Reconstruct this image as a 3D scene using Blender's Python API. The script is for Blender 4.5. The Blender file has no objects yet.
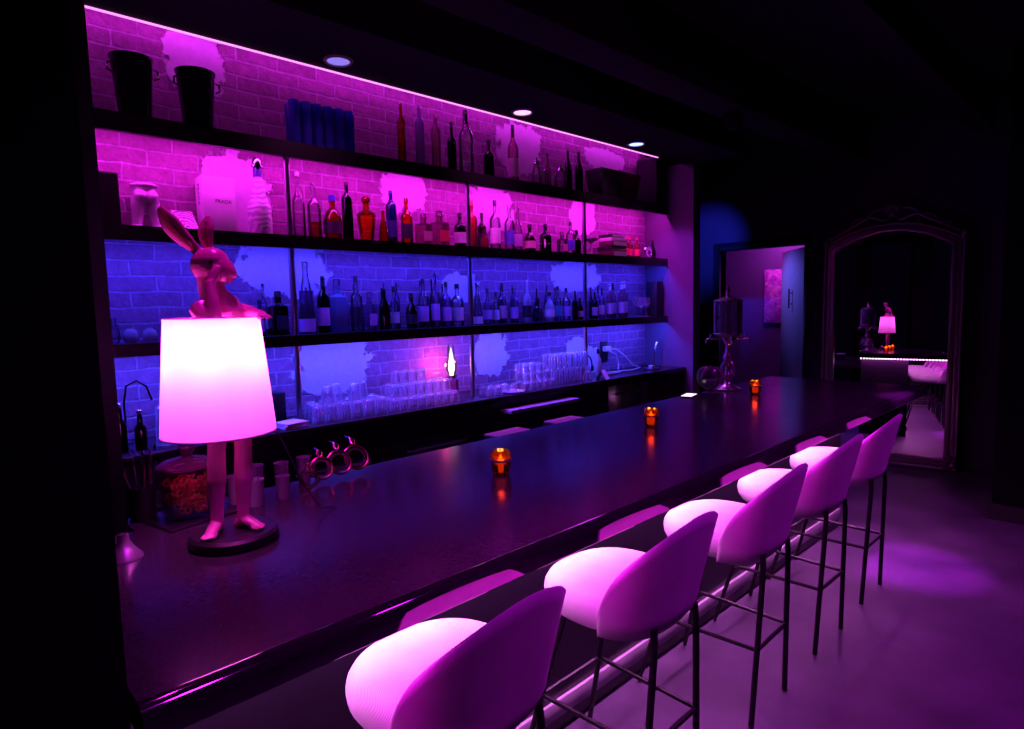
import bpy, bmesh, math, random
from mathutils import Vector, Matrix
random.seed(7)
PI = math.pi
SC = bpy.context.scene
COL = SC.collection
SC.view_settings.view_transform = 'Standard'
SC.view_settings.look = 'None'
SC.view_settings.exposure = 0.0
SC.cycles.transparent_max_bounces = 32
SC.cycles.max_bounces = 10
SC.cycles.sample_clamp_indirect = 4.0
SC.cycles.caustics_reflective = False
SC.cycles.caustics_refractive = False

# ------------------------------------------------------------------ mesh builder
class MB:
    def __init__(s): s.v = []; s.f = []
    def add(s, vs, fs):
        o = len(s.v); s.v += [tuple(p) for p in vs]; s.f += [tuple(i + o for i in q) for q in fs]
    def box(s, x0, x1, y0, y1, z0, z1, m=None):
        vs = [(x, y, z) for z in (z0, z1) for y in (y0, y1) for x in (x0, x1)]
        if m: vs = [m @ Vector(p) for p in vs]
        s.add(vs, [(0, 2, 3, 1), (4, 5, 7, 6), (0, 1, 5, 4), (2, 6, 7, 3), (0, 4, 6, 2), (1, 3, 7, 5)])
        return s
    def lathe(s, prof, c=(0, 0, 0), n=16, ex=2.0, m=None, a0=0.0, a1=2 * PI, sx=1.0, sy=1.0, caps=True):
        full = abs(a1 - a0 - 2 * PI) < 1e-6
        k = n if full else n + 1
        vs = []; fs = []
        for r, z in prof:
            for i in range(k):
                a = a0 + (a1 - a0) * i / n
                ca, sa = math.cos(a), math.sin(a)
                q = 1.0 if ex == 2.0 else 1.0 / (abs(ca) ** ex + abs(sa) ** ex) ** (1 / ex)
                p = Vector((r * q * ca * sx, r * q * sa * sy, z))
                if m: p = m @ p
                vs.append((p.x + c[0], p.y + c[1], p.z + c[2]))
        for j in range(len(prof) - 1):
            for i in range(n):
                a = j * k + i; b = j * k + (i + 1) % k
                fs.append((a, b, b + k, a + k))
        if full and caps:
            if prof[0][0] > 1e-6: fs.append(tuple(range(k - 1, -1, -1)))
            if prof[-1][0] > 1e-6: fs.append(tuple((len(prof) - 1) * k + i for i in range(k)))
        s.add(vs, fs); return s
    def tube(s, pts, r, n=8, closed=False, flat=1.0, up=None):
        pts = [Vector(p) for p in pts]; N = len(pts)
        rs = r if isinstance(r, (list, tuple)) else [r] * N
        vs = []; fs = []; nrm = None
        for i, p in enumerate(pts):
            if closed: t = pts[(i + 1) % N] - pts[i - 1]
            else: t = pts[min(i + 1, N - 1)] - pts[max(i - 1, 0)]
            t = t.normalized() if t.length > 1e-9 else Vector((0, 0, 1))
            if nrm is None:
                u = Vector(up) if up else (Vector((0, 0, 1)) if abs(t.z) < 0.9 else Vector((1, 0, 0)))
                nrm = (u - t * u.dot(t)).normalized()
            else:
                q = nrm - t * nrm.dot(t)
                nrm = q.normalized() if q.length > 1e-6 else nrm
            b = t.cross(nrm)
            for j in range(n):
                a = 2 * PI * j / n
                vs.append(p + nrm * (math.cos(a) * rs[i] * flat) + b * (math.sin(a) * rs[i]))
        M_ = N if closed else N - 1
        for i in range(M_):
            for j in range(n):
                a = i * n + j; b = i * n + (j + 1) % n
                c = ((i + 1) % N) * n + (j + 1) % n; d = ((i + 1) % N) * n + j
                fs.append((a, b, c, d))
        if not closed:
            fs.append(tuple(range(n - 1, -1, -1))); fs.append(tuple((N - 1) * n + j for j in range(n)))
        s.add(vs, fs); return s
    def ball(s, c, rx, ry=None, rz=None, n=14, m=None):
        ry = ry or rx; rz = rz or rx
        k = n // 2 + 1; vs = []; fs = []
        for j in range(k + 1):
            th = PI * j / k
            for i in range(n):
                a = 2 * PI * i / n
                p = Vector((rx * math.sin(th) * math.cos(a), ry * math.sin(th) * math.sin(a), -rz * math.cos(th)))
                if m: p = m @ p
                vs.append(p + Vector(c))
        for j in range(k):
            for i in range(n):
                a = j * n + i; b = j * n + (i + 1) % n
                fs.append((a, b, b + n, a + n))
        s.add(vs, fs); return s
    def prism(s, poly, z0, z1):
        n = len(poly)
        s.add([(x, y, z0) for x, y in poly] + [(x, y, z1) for x, y in poly],
              [tuple(range(n - 1, -1, -1)), tuple(range(n, 2 * n))] + [(i, (i + 1) % n, n + (i + 1) % n, n + i) for i in range(n)])
        return s
    def build(s, name, mat, parent=None, loc=None, rotz=0.0, bevel=0.0, seg=2, sharp=38):
        me = bpy.data.meshes.new(name)
        bm = bmesh.new()
        bv = [bm.verts.new(p) for p in s.v]
        for q in s.f:
            try: bm.faces.new([bv[i] for i in q])
            except ValueError: pass
        bmesh.ops.remove_doubles(bm, verts=bm.verts, dist=1e-5)
        bmesh.ops.recalc_face_normals(bm, faces=bm.faces)
        if bevel > 0:
            es = [e for e in bm.edges if len(e.link_faces) == 2 and e.calc_face_angle(0) > math.radians(30)]
            bmesh.ops.bevel(bm, geom=es, offset=bevel, segments=seg, profile=0.5, affect='EDGES', clamp_overlap=True)
        for fc in bm.faces: fc.smooth = True
        for e in bm.edges:
            if len(e.link_faces) == 2 and e.calc_face_angle(0) > math.radians(sharp): e.smooth = False
        bm.to_mesh(me); bm.free()
        o = bpy.data.objects.new(name, me)
        if mat: me.materials.append(mat)
        COL.objects.link(o)
        if parent: o.parent = parent
        if loc is not None: o.location = loc
        o.rotation_euler = (0, 0, rotz)
        return o

def tag(o, label, cat, group=None, kind=None):
    o['label'] = label; o['category'] = cat
    if group: o['group'] = group
    if kind: o['kind'] = kind
    return o
def thing(name, label, cat, loc=(0, 0, 0), rotz=0.0, group=None):
    o = bpy.data.objects.new(name, None); COL.objects.link(o)
    o.empty_display_size = 0.05
    o.location = loc; o.rotation_euler = (0, 0, rotz)
    return tag(o, label, cat, group)
def struct(o): o['kind'] = 'structure'; return o
def copy_tree(o, parent=None):
    c = o.copy(); COL.objects.link(c)
    if parent: c.parent = parent
    for ch in list(o.children): copy_tree(ch, c)
    return c

# ------------------------------------------------------------------ materials
MATS = {}
def new_mat(name):
    m = bpy.data.materials.new(name); m.use_nodes = True
    nt = m.node_tree; nt.nodes.clear()
    out = nt.nodes.new('ShaderNodeOutputMaterial')
    MATS[name] = m
    return m, nt, out
def nd(nt, typ, **kw):
    n = nt.nodes.new(typ)
    for k, v in kw.items():
        if hasattr(n, k): setattr(n, k, v)
        else: n.inputs[k.replace('_', ' ')].default_value = v
    return n
def pbr(name, col, rough=0.5, metal=0.0, var=0.12, scale=12.0, bump=0.0, bscale=80.0, emit=None, es=0.0, coat=0.0, spec=0.5, rvar=0.0):
    m, nt, out = new_mat(name)
    b = nt.nodes.new('ShaderNodeBsdfPrincipled')
    tc = nt.nodes.new('ShaderNodeTexCoord')
    nz = nd(nt, 'ShaderNodeTexNoise', Scale=scale, Detail=4.0)
    nt.links.new(tc.outputs['Object'], nz.inputs['Vector'])
    mx = nt.nodes.new('ShaderNodeMix'); mx.data_type = 'RGBA'
    mx.inputs[6].default_value = (*[c * (1 - var) for c in col], 1)
    mx.inputs[7].default_value = (*[min(1, c * (1 + var)) for c in col], 1)
    nt.links.new(nz.outputs['Fac'], mx.inputs[0])
    nt.links.new(mx.outputs[2], b.inputs['Base Color'])
    b.inputs['Roughness'].default_value = rough
    if rvar:
        mr = nt.nodes.new('ShaderNodeMapRange')
        mr.inputs[3].default_value = max(0, rough - rvar); mr.inputs[4].default_value = min(1, rough + rvar)
        nt.links.new(nz.outputs['Fac'], mr.inputs[0]); nt.links.new(mr.outputs[0], b.inputs['Roughness'])
    b.inputs['Metallic'].default_value = metal
    b.inputs['Specular IOR Level'].default_value = spec
    b.inputs['Coat Weight'].default_value = coat
    if emit: b.inputs['Emission Color'].default_value = (*emit, 1); b.inputs['Emission Strength'].default_value = es
    if bump:
        n2 = nd(nt, 'ShaderNodeTexNoise', Scale=bscale, Detail=5.0)
        nt.links.new(tc.outputs['Object'], n2.inputs['Vector'])
        bp = nd(nt, 'ShaderNodeBump', Strength=bump, Distance=0.01)
        nt.links.new(n2.outputs['Fac'], bp.inputs['Height']); nt.links.new(bp.outputs[0], b.inputs['Normal'])
    nt.links.new(b.outputs[0], out.inputs[0])
    return m
def glass(name, col, gloss=1.0, body=0.0, bodycol=(1, 1, 1), rough=0.03, edge=0.45, eb=0.22, ed=0.6, add=0.0):
    # thin-walled glass: tinted see-through, brighter reflections and darker tint towards the edges
    m, nt, out = new_mat(name)
    lw = nd(nt, 'ShaderNodeLayerWeight', Blend=edge)
    fr = nd(nt, 'ShaderNodeFresnel', IOR=1.5)
    cm = nt.nodes.new('ShaderNodeMix'); cm.data_type = 'RGBA'
    cm.inputs[6].default_value = (*col, 1); cm.inputs[7].default_value = (*[c * ed for c in col], 1)
    nt.links.new(lw.outputs['Facing'], cm.inputs[0])
    tr = nt.nodes.new('ShaderNodeBsdfTransparent'); nt.links.new(cm.outputs[2], tr.inputs[0])
    base = tr
    if body > 0:
        df = nt.nodes.new('ShaderNodeBsdfDiffuse'); df.inputs[0].default_value = (*bodycol, 1)
        tl = nt.nodes.new('ShaderNodeBsdfTranslucent'); tl.inputs[0].default_value = (*bodycol, 1)
        ad = nd(nt, 'ShaderNodeMixShader'); ad.inputs[0].default_value = 0.5
        nt.links.new(df.outputs[0], ad.inputs[1]); nt.links.new(tl.outputs[0], ad.inputs[2])
        mb = nt.nodes.new('ShaderNodeMixShader')
        pw = nd(nt, 'ShaderNodeMath', operation='POWER'); pw.inputs[1].default_value = 2.2; nt.links.new(lw.outputs['Facing'], pw.inputs[0])
        ma = nd(nt, 'ShaderNodeMath', operation='MULTIPLY_ADD'); ma.inputs[1].default_value = eb; ma.inputs[2].default_value = body  # paler body towards the edges imitates bright rim highlights
        nt.links.new(pw.outputs[0], ma.inputs[0]); nt.links.new(ma.outputs[0], mb.inputs[0])
        nt.links.new(tr.outputs[0], mb.inputs[1]); nt.links.new(ad.outputs[0], mb.inputs[2]); base = mb
    gl = nt.nodes.new('ShaderNodeBsdfGlossy'); gl.inputs['Roughness'].default_value = rough
    mu = nd(nt, 'ShaderNodeMath', operation='MULTIPLY'); mu.inputs[1].default_value = gloss
    nt.links.new(fr.outputs[0], mu.inputs[0])
    if add:
        gl.inputs[0].default_value = (add, add, add, 1)
        mx = nt.nodes.new('ShaderNodeAddShader')
        nt.links.new(base.outputs[0], mx.inputs[0]); nt.links.new(gl.outputs[0], mx.inputs[1]); nt.links.new(mx.outputs[0], out.inputs[0])
        return m
    mx = nt.nodes.new('ShaderNodeMixShader')
    nt.links.new(mu.outputs[0], mx.inputs[0]); nt.links.new(base.outputs[0], mx.inputs[1]); nt.links.new(gl.outputs[0], mx.inputs[2])
    nt.links.new(mx.outputs[0], out.inputs[0])
    return m
def emis(name, col, st):
    m, nt, out = new_mat(name)
    e = nt.nodes.new('ShaderNodeEmission'); e.inputs[0].default_value = (*col, 1); e.inputs[1].default_value = st
    nt.links.new(e.outputs[0], out.inputs[0]); return m

m_black = pbr('black_paint', (0.012, 0.011, 0.014), 0.55, bump=0.05)
m_wall = pbr('dark_wall_paint', (0.045, 0.035, 0.06), 0.75, bump=0.12, bscale=40)
m_ceil = pbr('black_ceiling', (0.010, 0.009, 0.013), 0.85, bump=0.1)
m_void = pbr('matte_black', (0.005, 0.005, 0.007), 0.9, spec=0.05)
m_soffit = pbr('soffit_paint', (0.014, 0.012, 0.024), 0.75, spec=0.2)
m_end = pbr('alcove_end_paint', (0.14, 0.11, 0.17), 0.6, bump=0.05)
m_shelf = pbr('black_shelf', (0.010, 0.009, 0.012), 0.4)
m_post = pbr('brushed_steel', (0.45, 0.43, 0.5), 0.3, 1.0)
m_steel = pbr('stainless', (0.6, 0.58, 0.62), 0.22, 1.0, rvar=0.08)
m_dsteel = pbr('dark_steel', (0.10, 0.09, 0.11), 0.35, 1.0)
m_leg = pbr('black_metal', (0.012, 0.011, 0.013), 0.4, 0.3)
m_chrome = pbr('chrome', (0.8, 0.78, 0.82), 0.1, 1.0)
m_satin = pbr('satin_silver', (0.62, 0.5, 0.68), 0.2, 0.85)
m_cup = pbr('cup_steel', (0.7, 0.66, 0.72), 0.38, 0.75)
m_copper = pbr('copper', (0.75, 0.33, 0.25), 0.25, 1.0)
m_white = pbr('white_matte', (0.8, 0.78, 0.8), 0.6)
m_ceramic = pbr('white_ceramic', (0.85, 0.83, 0.85), 0.25, coat=0.4)
m_paper = pbr('paper', (0.82, 0.80, 0.83), 0.8)
m_rubber = pbr('black_rubber', (0.012, 0.012, 0.013), 0.8)
m_resin = pbr('rose_resin', (0.95, 0.22, 0.50), 0.24, coat=0.3, scale=30, bump=0.06, bscale=220)
m_lbase = pbr('lamp_base_black', (0.014, 0.012, 0.014), 0.42)
m_frame = pbr('mirror_frame_gilt', (0.26, 0.19, 0.21), 0.3, 0.6, scale=40, bump=0.25, bscale=60)
m_cork = pbr('pourer_black', (0.02, 0.02, 0.02), 0.4)
m_candle = pbr('candle_wax', (0.9, 0.5, 0.2), 0.5, emit=(1, 0.34, 0.06), es=0.9)  # flame light glowing through the wax is put in as emission
m_flame = emis('flame', (1.0, 0.5, 0.12), 14)
m_snack = pbr('orange_snack', (1.0, 0.34, 0.10), 0.5, var=0.3, scale=60)
m_hall = pbr('hall_wall_paint', (0.15, 0.10, 0.24), 0.7)
m_door = pbr('hall_paint', (0.5, 0.45, 0.55), 0.7)
m_kick = pbr('kick_strip', (0.42, 0.38, 0.46), 0.45)
m_toe = pbr('toe_kick', (0.01, 0.01, 0.012), 0.7)
m_cable = pbr('white_cable', (0.85, 0.85, 0.85), 0.5)
m_basket = pbr('maroon_box', (0.10, 0.012, 0.03), 0.6)

def fabric():
    m, nt, out = new_mat('pale_ribbed_velvet')
    b = nt.nodes.new('ShaderNodeBsdfPrincipled')
    tc = nt.nodes.new('ShaderNodeTexCoord')
    nz = nd(nt, 'ShaderNodeTexNoise', Scale=9.0, Detail=6.0)
    nt.links.new(tc.outputs['Object'], nz.inputs['Vector'])
    mx = nt.nodes.new('ShaderNodeMix'); mx.data_type = 'RGBA'
    mx.inputs[6].default_value = (0.48, 0.40, 0.47, 1); mx.inputs[7].default_value = (0.78, 0.70, 0.76, 1)
    nt.links.new(nz.outputs['Fac'], mx.inputs[0]); nt.links.new(mx.outputs[2], b.inputs['Base Color'])
    b.inputs['Roughness'].default_value = 0.85
    b.inputs['Sheen Weight'].default_value = 0.35; b.inputs['Sheen Roughness'].default_value = 0.4
    wv = nd(nt, 'ShaderNodeTexWave', Scale=95.0, Distortion=0.4); wv.bands_direction = 'DIAGONAL'
    nt.links.new(tc.outputs['Object'], wv.inputs['Vector'])
    bp = nd(nt, 'ShaderNodeBump', Strength=0.35, Distance=0.003)
    nt.links.new(wv.outputs['Fac'], bp.inputs['Height']); nt.links.new(bp.outputs[0], b.inputs['Normal'])
    nt.links.new(b.outputs[0], out.inputs[0]); return m
m_fabric = fabric()

def granite(name, rough, spec):
    m, nt, out = new_mat(name)
    b = nt.nodes.new('ShaderNodeBsdfPrincipled')
    tc = nt.nodes.new('ShaderNodeTexCoord')
    vo = nd(nt, 'ShaderNodeTexVoronoi', Scale=230.0)
    nt.links.new(tc.outputs['Object'], vo.inputs['Vector'])
    cr = nt.nodes.new('ShaderNodeValToRGB')
    e = cr.color_ramp.elements
    e[0].position = 0.0; e[0].color = (0.30, 0.28, 0.33, 1); e[1].position = 0.16; e[1].color = (0.048, 0.036, 0.052, 1)
    nt.links.new(vo.outputs['Distance'], cr.inputs[0])
    nz = nd(nt, 'ShaderNodeTexNoise', Scale=70.0, Detail=6.0)
    nt.links.new(tc.outputs['Object'], nz.inputs['Vector'])
    mx = nt.nodes.new('ShaderNodeMix'); mx.data_type = 'RGBA'; mx.blend_type = 'MULTIPLY'; mx.inputs[0].default_value = 0.8
    nt.links.new(cr.outputs[0], mx.inputs[6]); nt.links.new(nz.outputs['Fac'], mx.inputs[7])
    nt.links.new(mx.outputs[2], b.inputs['Base Color'])
    mr = nt.nodes.new('ShaderNodeMapRange'); mr.inputs[3].default_value = rough * 0.8; mr.inputs[4].default_value = rough * 1.25
    n3 = nd(nt, 'ShaderNodeTexNoise', Scale=5.0, Detail=3.0)
    nt.links.new(tc.outputs['Object'], n3.inputs['Vector'])
    nt.links.new(n3.outputs['Fac'], mr.inputs[0]); nt.links.new(mr.outputs[0], b.inputs['Roughness'])
    b.inputs['Specular IOR Level'].default_value = spec
    nt.links.new(b.outputs[0], out.inputs[0]); return m
m_granite = granite('black_granite', 0.17, 0.12)
m_granite_edge = granite('black_granite_edge', 0.05, 0.5)
m_granite_edge.node_tree.nodes['Principled BSDF'].inputs['IOR'].default_value = 3.4
m_panel = pbr('bar_front_panel', (0.012, 0.010, 0.016), 0.3, bump=0.1, bscale=30)

def floor_mat():
    m, nt, out = new_mat('dark_concrete_floor')
    b = nt.nodes.new('ShaderNodeBsdfPrincipled')
    tc = nt.nodes.new('ShaderNodeTexCoord')
    nz = nd(nt, 'ShaderNodeTexNoise', Scale=1.6, Detail=9.0, Roughness=0.65)
    nt.links.new(tc.outputs['Object'], nz.inputs['Vector'])
    cr = nt.nodes.new('ShaderNodeValToRGB')
    e = cr.color_ramp.elements
    e[0].position = 0.3; e[0].color = (0.03, 0.022, 0.042, 1); e[1].position = 0.72; e[1].color = (0.12, 0.09, 0.15, 1)
    nt.links.new(nz.outputs['Fac'], cr.inputs[0]); nt.links.new(cr.outputs[0], b.inputs['Base Color'])
    mr = nt.nodes.new('ShaderNodeMapRange'); mr.inputs[3].default_value = 0.35; mr.inputs[4].default_value = 0.62
    nt.links.new(nz.outputs['Fac'], mr.inputs[0]); nt.links.new(mr.outputs[0], b.inputs['Roughness'])
    bp = nd(nt, 'ShaderNodeBump', Strength=0.12, Distance=0.01)
    nt.links.new(nz.outputs['Fac'], bp.inputs['Height']); nt.links.new(bp.outputs[0], b.inputs['Normal'])
    nt.links.new(b.outputs[0], out.inputs[0]); return m
m_floor = floor_mat()

def brick_mat():
    m, nt, out = new_mat('brick_with_plaster')
    b = nt.nodes.new('ShaderNodeBsdfPrincipled')
    tc = nt.nodes.new('ShaderNodeTexCoord')
    sp = nt.nodes.new('ShaderNodeSeparateXYZ'); nt.links.new(tc.outputs['Object'], sp.inputs[0])
    # slightly wavy courses
    wn = nd(nt, 'ShaderNodeTexNoise', Scale=7.0, Detail=2.0); nt.links.new(tc.outputs['Object'], wn.inputs['Vector'])
    ws = nd(nt, 'ShaderNodeMath', operation='MULTIPLY_ADD'); ws.inputs[1].default_value = 0.022; ws.inputs[2].default_value = -0.011
    nt.links.new(wn.outputs['Fac'], ws.inputs[0])
    az = nd(nt, 'ShaderNodeMath', operation='ADD'); nt.links.new(sp.outputs['Z'], az.inputs[0]); nt.links.new(ws.outputs[0], az.inputs[1])
    ay = nd(nt, 'ShaderNodeMath', operation='ADD'); nt.links.new(sp.outputs['Y'], ay.inputs[0]); nt.links.new(ws.outputs[0], ay.inputs[1])
    cb = nt.nodes.new('ShaderNodeCombineXYZ'); nt.links.new(ay.outputs[0], cb.inputs[0]); nt.links.new(az.outputs[0], cb.inputs[1])
    br = nt.nodes.new('ShaderNodeTexBrick')
    br.inputs['Scale'].default_value = 1.0; br.inputs['Brick Width'].default_value = 0.235; br.inputs['Row Height'].default_value = 0.078
    br.inputs['Mortar Size'].default_value = 0.006; br.inputs['Mortar Smooth'].default_value = 0.35; br.inputs['Bias'].default_value = -0.2
    br.inputs['Color1'].default_value = (0.33, 0.15, 0.28, 1); br.inputs['Color2'].default_value = (0.24, 0.11, 0.20, 1)
    br.inputs['Mortar'].default_value = (0.45, 0.31, 0.47, 1)
    nt.links.new(cb.outputs[0], br.inputs['Vector'])
    n1 = nd(nt, 'ShaderNodeTexNoise', Scale=26.0, Detail=8.0, Roughness=0.7); nt.links.new(tc.outputs['Object'], n1.inputs['Vector'])
    mm = nt.nodes.new('ShaderNodeMix'); mm.data_type = 'RGBA'; mm.blend_type = 'OVERLAY'; mm.inputs[0].default_value = 0.75
    nt.links.new(br.outputs['Color'], mm.inputs[6]); nt.links.new(n1.outputs['Fac'], mm.inputs[7])
    # plaster mask
    at = nt.nodes.new('ShaderNodeAttribute'); at.attribute_name = 'plaster'
    n2 = nd(nt, 'ShaderNodeTexNoise', Scale=13.0, Detail=7.0, Roughness=0.6); nt.links.new(tc.outputs['Object'], n2.inputs['Vector'])
    ad = nd(nt, 'ShaderNodeMath', operation='MULTIPLY_ADD'); ad.inputs[1].default_value = 0.85
    nt.links.new(n2.outputs['Fac'], ad.inputs[0]); nt.links.new(at.outputs['Fac'], ad.inputs[2])
    mr = nt.nodes.new('ShaderNodeMapRange'); mr.inputs[1].default_value = 0.50; mr.inputs[2].default_value = 0.56
    nt.links.new(ad.outputs[0], mr.inputs[0])
    pc = nt.nodes.new('ShaderNodeMix'); pc.data_type = 'RGBA'
    pc.inputs[6].default_value = (0.50, 0.48, 0.54, 1); pc.inputs[7].default_value = (0.78, 0.76, 0.80, 1)
    nt.links.new(n1.outputs['Fac'], pc.inputs[0])
    fm = nt.nodes.new('ShaderNodeMix'); fm.data_type = 'RGBA'
    nt.links.new(mr.outputs[0], fm.inputs[0]); nt.links.new(mm.outputs[2], fm.inputs[6]); nt.links.new(pc.outputs[2], fm.inputs[7])
    nt.links.new(fm.outputs[2], b.inputs['Base Color'])
    b.inputs['Roughness'].default_value = 0.85
    # bump: bricks proud of mortar, plaster smooth and proudest
    iv = nd(nt, 'ShaderNodeMath', operation='SUBTRACT'); iv.inputs[0].default_value = 1.0; nt.links.new(br.outputs['Fac'], iv.inputs[1])
    h1 = nd(nt, 'ShaderNodeMath', operation='MULTIPLY_ADD'); h1.inputs[1].default_value = 0.7
    nt.links.new(n1.outputs['Fac'], h1.inputs[0]); nt.links.new(iv.outputs[0], h1.inputs[2])
    hm = nt.nodes.new('ShaderNodeMix'); hm.data_type = 'FLOAT'
    pn = nd(nt, 'ShaderNodeMath', operation='MULTIPLY_ADD'); pn.inputs[1].default_value = 0.18; pn.inputs[2].default_value = 1.9
    nt.links.new(n1.outputs['Fac'], pn.inputs[0])
    nt.links.new(mr.outputs[0], hm.inputs[0]); nt.links.new(h1.outputs[0], hm.inputs[2]); nt.links.new(pn.outputs[0], hm.inputs[3])
    bp = nd(nt, 'ShaderNodeBump', Strength=1.0, Distance=0.016)
    nt.links.new(hm.outputs[0], bp.inputs['Height']); nt.links.new(bp.outputs[0], b.inputs['Normal'])
    nt.links.new(b.outputs[0], out.inputs[0]); return m
m_brick = brick_mat()

def shade_mat():
    m, nt, out = new_mat('lampshade_linen')
    tc = nt.nodes.new('ShaderNodeTexCoord')
    nz = nd(nt, 'ShaderNodeTexNoise', Scale=300.0, Detail=2.0); nt.links.new(tc.outputs['Object'], nz.inputs['Vector'])
    mx = nt.nodes.new('ShaderNodeMix'); mx.data_type = 'RGBA'
    mx.inputs[6].default_value = (0.74, 0.72, 0.74, 1); mx.inputs[7].default_value = (0.86, 0.84, 0.86, 1)
    nt.links.new(nz.outputs['Fac'], mx.inputs[0])
    t = nt.nodes.new('ShaderNodeBsdfTranslucent'); d = nt.nodes.new('ShaderNodeBsdfDiffuse')
    nt.links.new(mx.outputs[2], t.inputs[0]); nt.links.new(mx.outputs[2], d.inputs[0])
    ms = nt.nodes.new('ShaderNodeMixShader'); ms.inputs[0].default_value = 0.12
    nt.links.new(t.outputs[0], ms.inputs[1]); nt.links.new(d.outputs[0], ms.inputs[2]); nt.links.new(ms.outputs[0], out.inputs[0])
    return m
m_shade = shade_mat()

def swirl_mat(name, c1, c2, scale, dist):
    m, nt, out = new_mat(name)
    b = nt.nodes.new('ShaderNodeBsdfPrincipled'); tc = nt.nodes.new('ShaderNodeTexCoord')
    w = nd(nt, 'ShaderNodeTexWave', Scale=scale, Distortion=dist, Detail=2.0); w.wave_type = 'RINGS'
    nt.links.new(tc.outputs['Object'], w.inputs['Vector'])
    cr = nt.nodes.new('ShaderNodeValToRGB'); e = cr.color_ramp.elements
    e[0].position = 0.42; e[0].color = (*c1, 1); e[1].position = 0.5; e[1].color = (*c2, 1)
    nt.links.new(w.outputs['Fac'], cr.inputs[0]); nt.links.new(cr.outputs[0], b.inputs['Base Color'])
    b.inputs['Roughness'].default_value = 0.3
    nt.links.new(b.outputs[0], out.inputs[0]); return m
m_swirl = swirl_mat('swirl_ceramic', (0.50, 0.42, 0.62), (0.88, 0.86, 0.89), 11.0, 12.0)
m_print = swirl_mat('patterned_print', (0.35, 0.25, 0.4), (0.85, 0.83, 0.85), 22.0, 8.0)

def art_mat():
    m, nt, out = new_mat('abstract_painting')
    b = nt.nodes.new('ShaderNodeBsdfPrincipled'); tc = nt.nodes.new('ShaderNodeTexCoord')
    n = nd(nt, 'ShaderNodeTexNoise', Scale=9.0, Detail=8.0, Roughness=0.7, Distortion=1.2)
    nt.links.new(tc.outputs['Object'], n.inputs['Vector'])
    cr = nt.nodes.new('ShaderNodeValToRGB'); e = cr.color_ramp.elements
    e[0].position = 0.36; e[0].color = (0.25, 0.05, 0.45, 1); e[1].position = 0.60; e[1].color = (1.0, 0.55, 0.9, 1)
    e2 = e.new(0.5); e2.color = (0.75, 0.15, 0.75, 1)
    nt.links.new(n.outputs['Fac'], cr.inputs[0]); nt.links.new(cr.outputs[0], b.inputs['Base Color'])
    nt.links.new(cr.outputs[0], b.inputs['Emission Color']); b.inputs['Emission Strength'].default_value = 0.0
    b.inputs['Roughness'].default_value = 0.6
    nt.links.new(b.outputs[0], out.inputs[0]); return m
m_art = art_mat()

def mirror_mat():
    m, nt, out = new_mat('mirror_glass')
    g = nt.nodes.new('ShaderNodeBsdfGlossy'); g.inputs[0].default_value = (0.72, 0.70, 0.74, 1); g.inputs['Roughness'].default_value = 0.004
    nt.links.new(g.outputs[0], out.inputs[0]); return m
m_mirror = mirror_mat()

G = {
 'clear': glass('glass_clear', (0.92, 0.92, 0.95), 1.8, 0.03, (1, 1, 1), 0.06, 0.5, 0.15, 0.40),
 'jar': glass('glass_jar', (0.97, 0.95, 0.97), 0.8, 0.01, (1, 1, 1), 0.03, 0.45, 0.15, 0.8),
 'rose': glass('glass_rose', (0.75, 0.35, 0.55), 1.0, 0.10, (0.9, 0.4, 0.6)),
 'lav': glass('glass_lavender', (0.6, 0.5, 0.85), 1.0, 0.30, (0.6, 0.5, 0.9)),
 'violetl': glass('glass_violet', (0.78, 0.58, 0.86), 1.4, 0.12, (0.7, 0.45, 0.8)),
 'pinkl': glass('glass_pink', (0.85, 0.42, 0.62), 1.0, 0.18, (0.95, 0.5, 0.75)),
 'orange': glass('glass_orange', (0.95, 0.33, 0.06), 1.0, 0.10, (1.0, 0.35, 0.05)),
 'amber': glass('glass_amber', (0.70, 0.20, 0.04), 1.0, 0.08, (0.9, 0.25, 0.04)),
 'red': glass('glass_red', (0.90, 0.10, 0.14), 1.0, 0.18, (1.0, 0.10, 0.2)),
 'brown': glass('glass_brown', (0.16, 0.05, 0.05), 1.0, 0.04, (0.2, 0.06, 0.05)),
 'dark': glass('glass_dark', (0.035, 0.03, 0.05), 1.1, 0.02, (0.05, 0.04, 0.08)),
 'navy': glass('glass_navy', (0.05, 0.06, 0.35), 1.0, 0.15, (0.05, 0.08, 0.5)),
 'frost': glass('glass_frosted', (0.55, 0.65, 0.85), 1.0, 0.45, (0.6, 0.75, 1.0), 0.25),
 'white': glass('glass_white', (0.7, 0.7, 0.75), 1.0, 0.75, (0.85, 0.83, 0.9), 0.2),
 'tumbler': glass('glass_tumbler', (0.93, 0.93, 0.96), 4.0, 0.03, (1.0, 1.0, 1.0), 0.07, 0.5, 0.50, 0.62, 0.22),
 'smoke': glass('glass_smoke', (0.85, 0.78, 0.88), 1.3, 0.06, (0.9, 0.8, 1.0), 0.05, 0.45, 0.8, 0.6),
 'votive': glass('glass_votive', (0.80, 0.24, 0.03), 1.2, 0.05, (1.0, 0.35, 0.05), 0.06),
}
CAPS = {'pale': m_ceramic, 'clear': G['clear'], 'dark': m_cork, 'pour': m_cork, 'blue': pbr('cap_blue', (0.05, 0.07, 0.5), 0.3),
        'amber': G['amber'], 'navy': pbr('cap_navy', (0.02, 0.03, 0.2), 0.3), 'red': pbr('cap_red', (0.75, 0.03, 0.05), 0.35),
        'rose': pbr('cap_rose', (0.6, 0.3, 0.4), 0.4), 'lav': pbr('cap_lavender', (0.5, 0.42, 0.7), 0.4)}
def lab_mat(n, c): return pbr('label_' + n, c, 0.6, var=0.25, scale=70)
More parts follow.
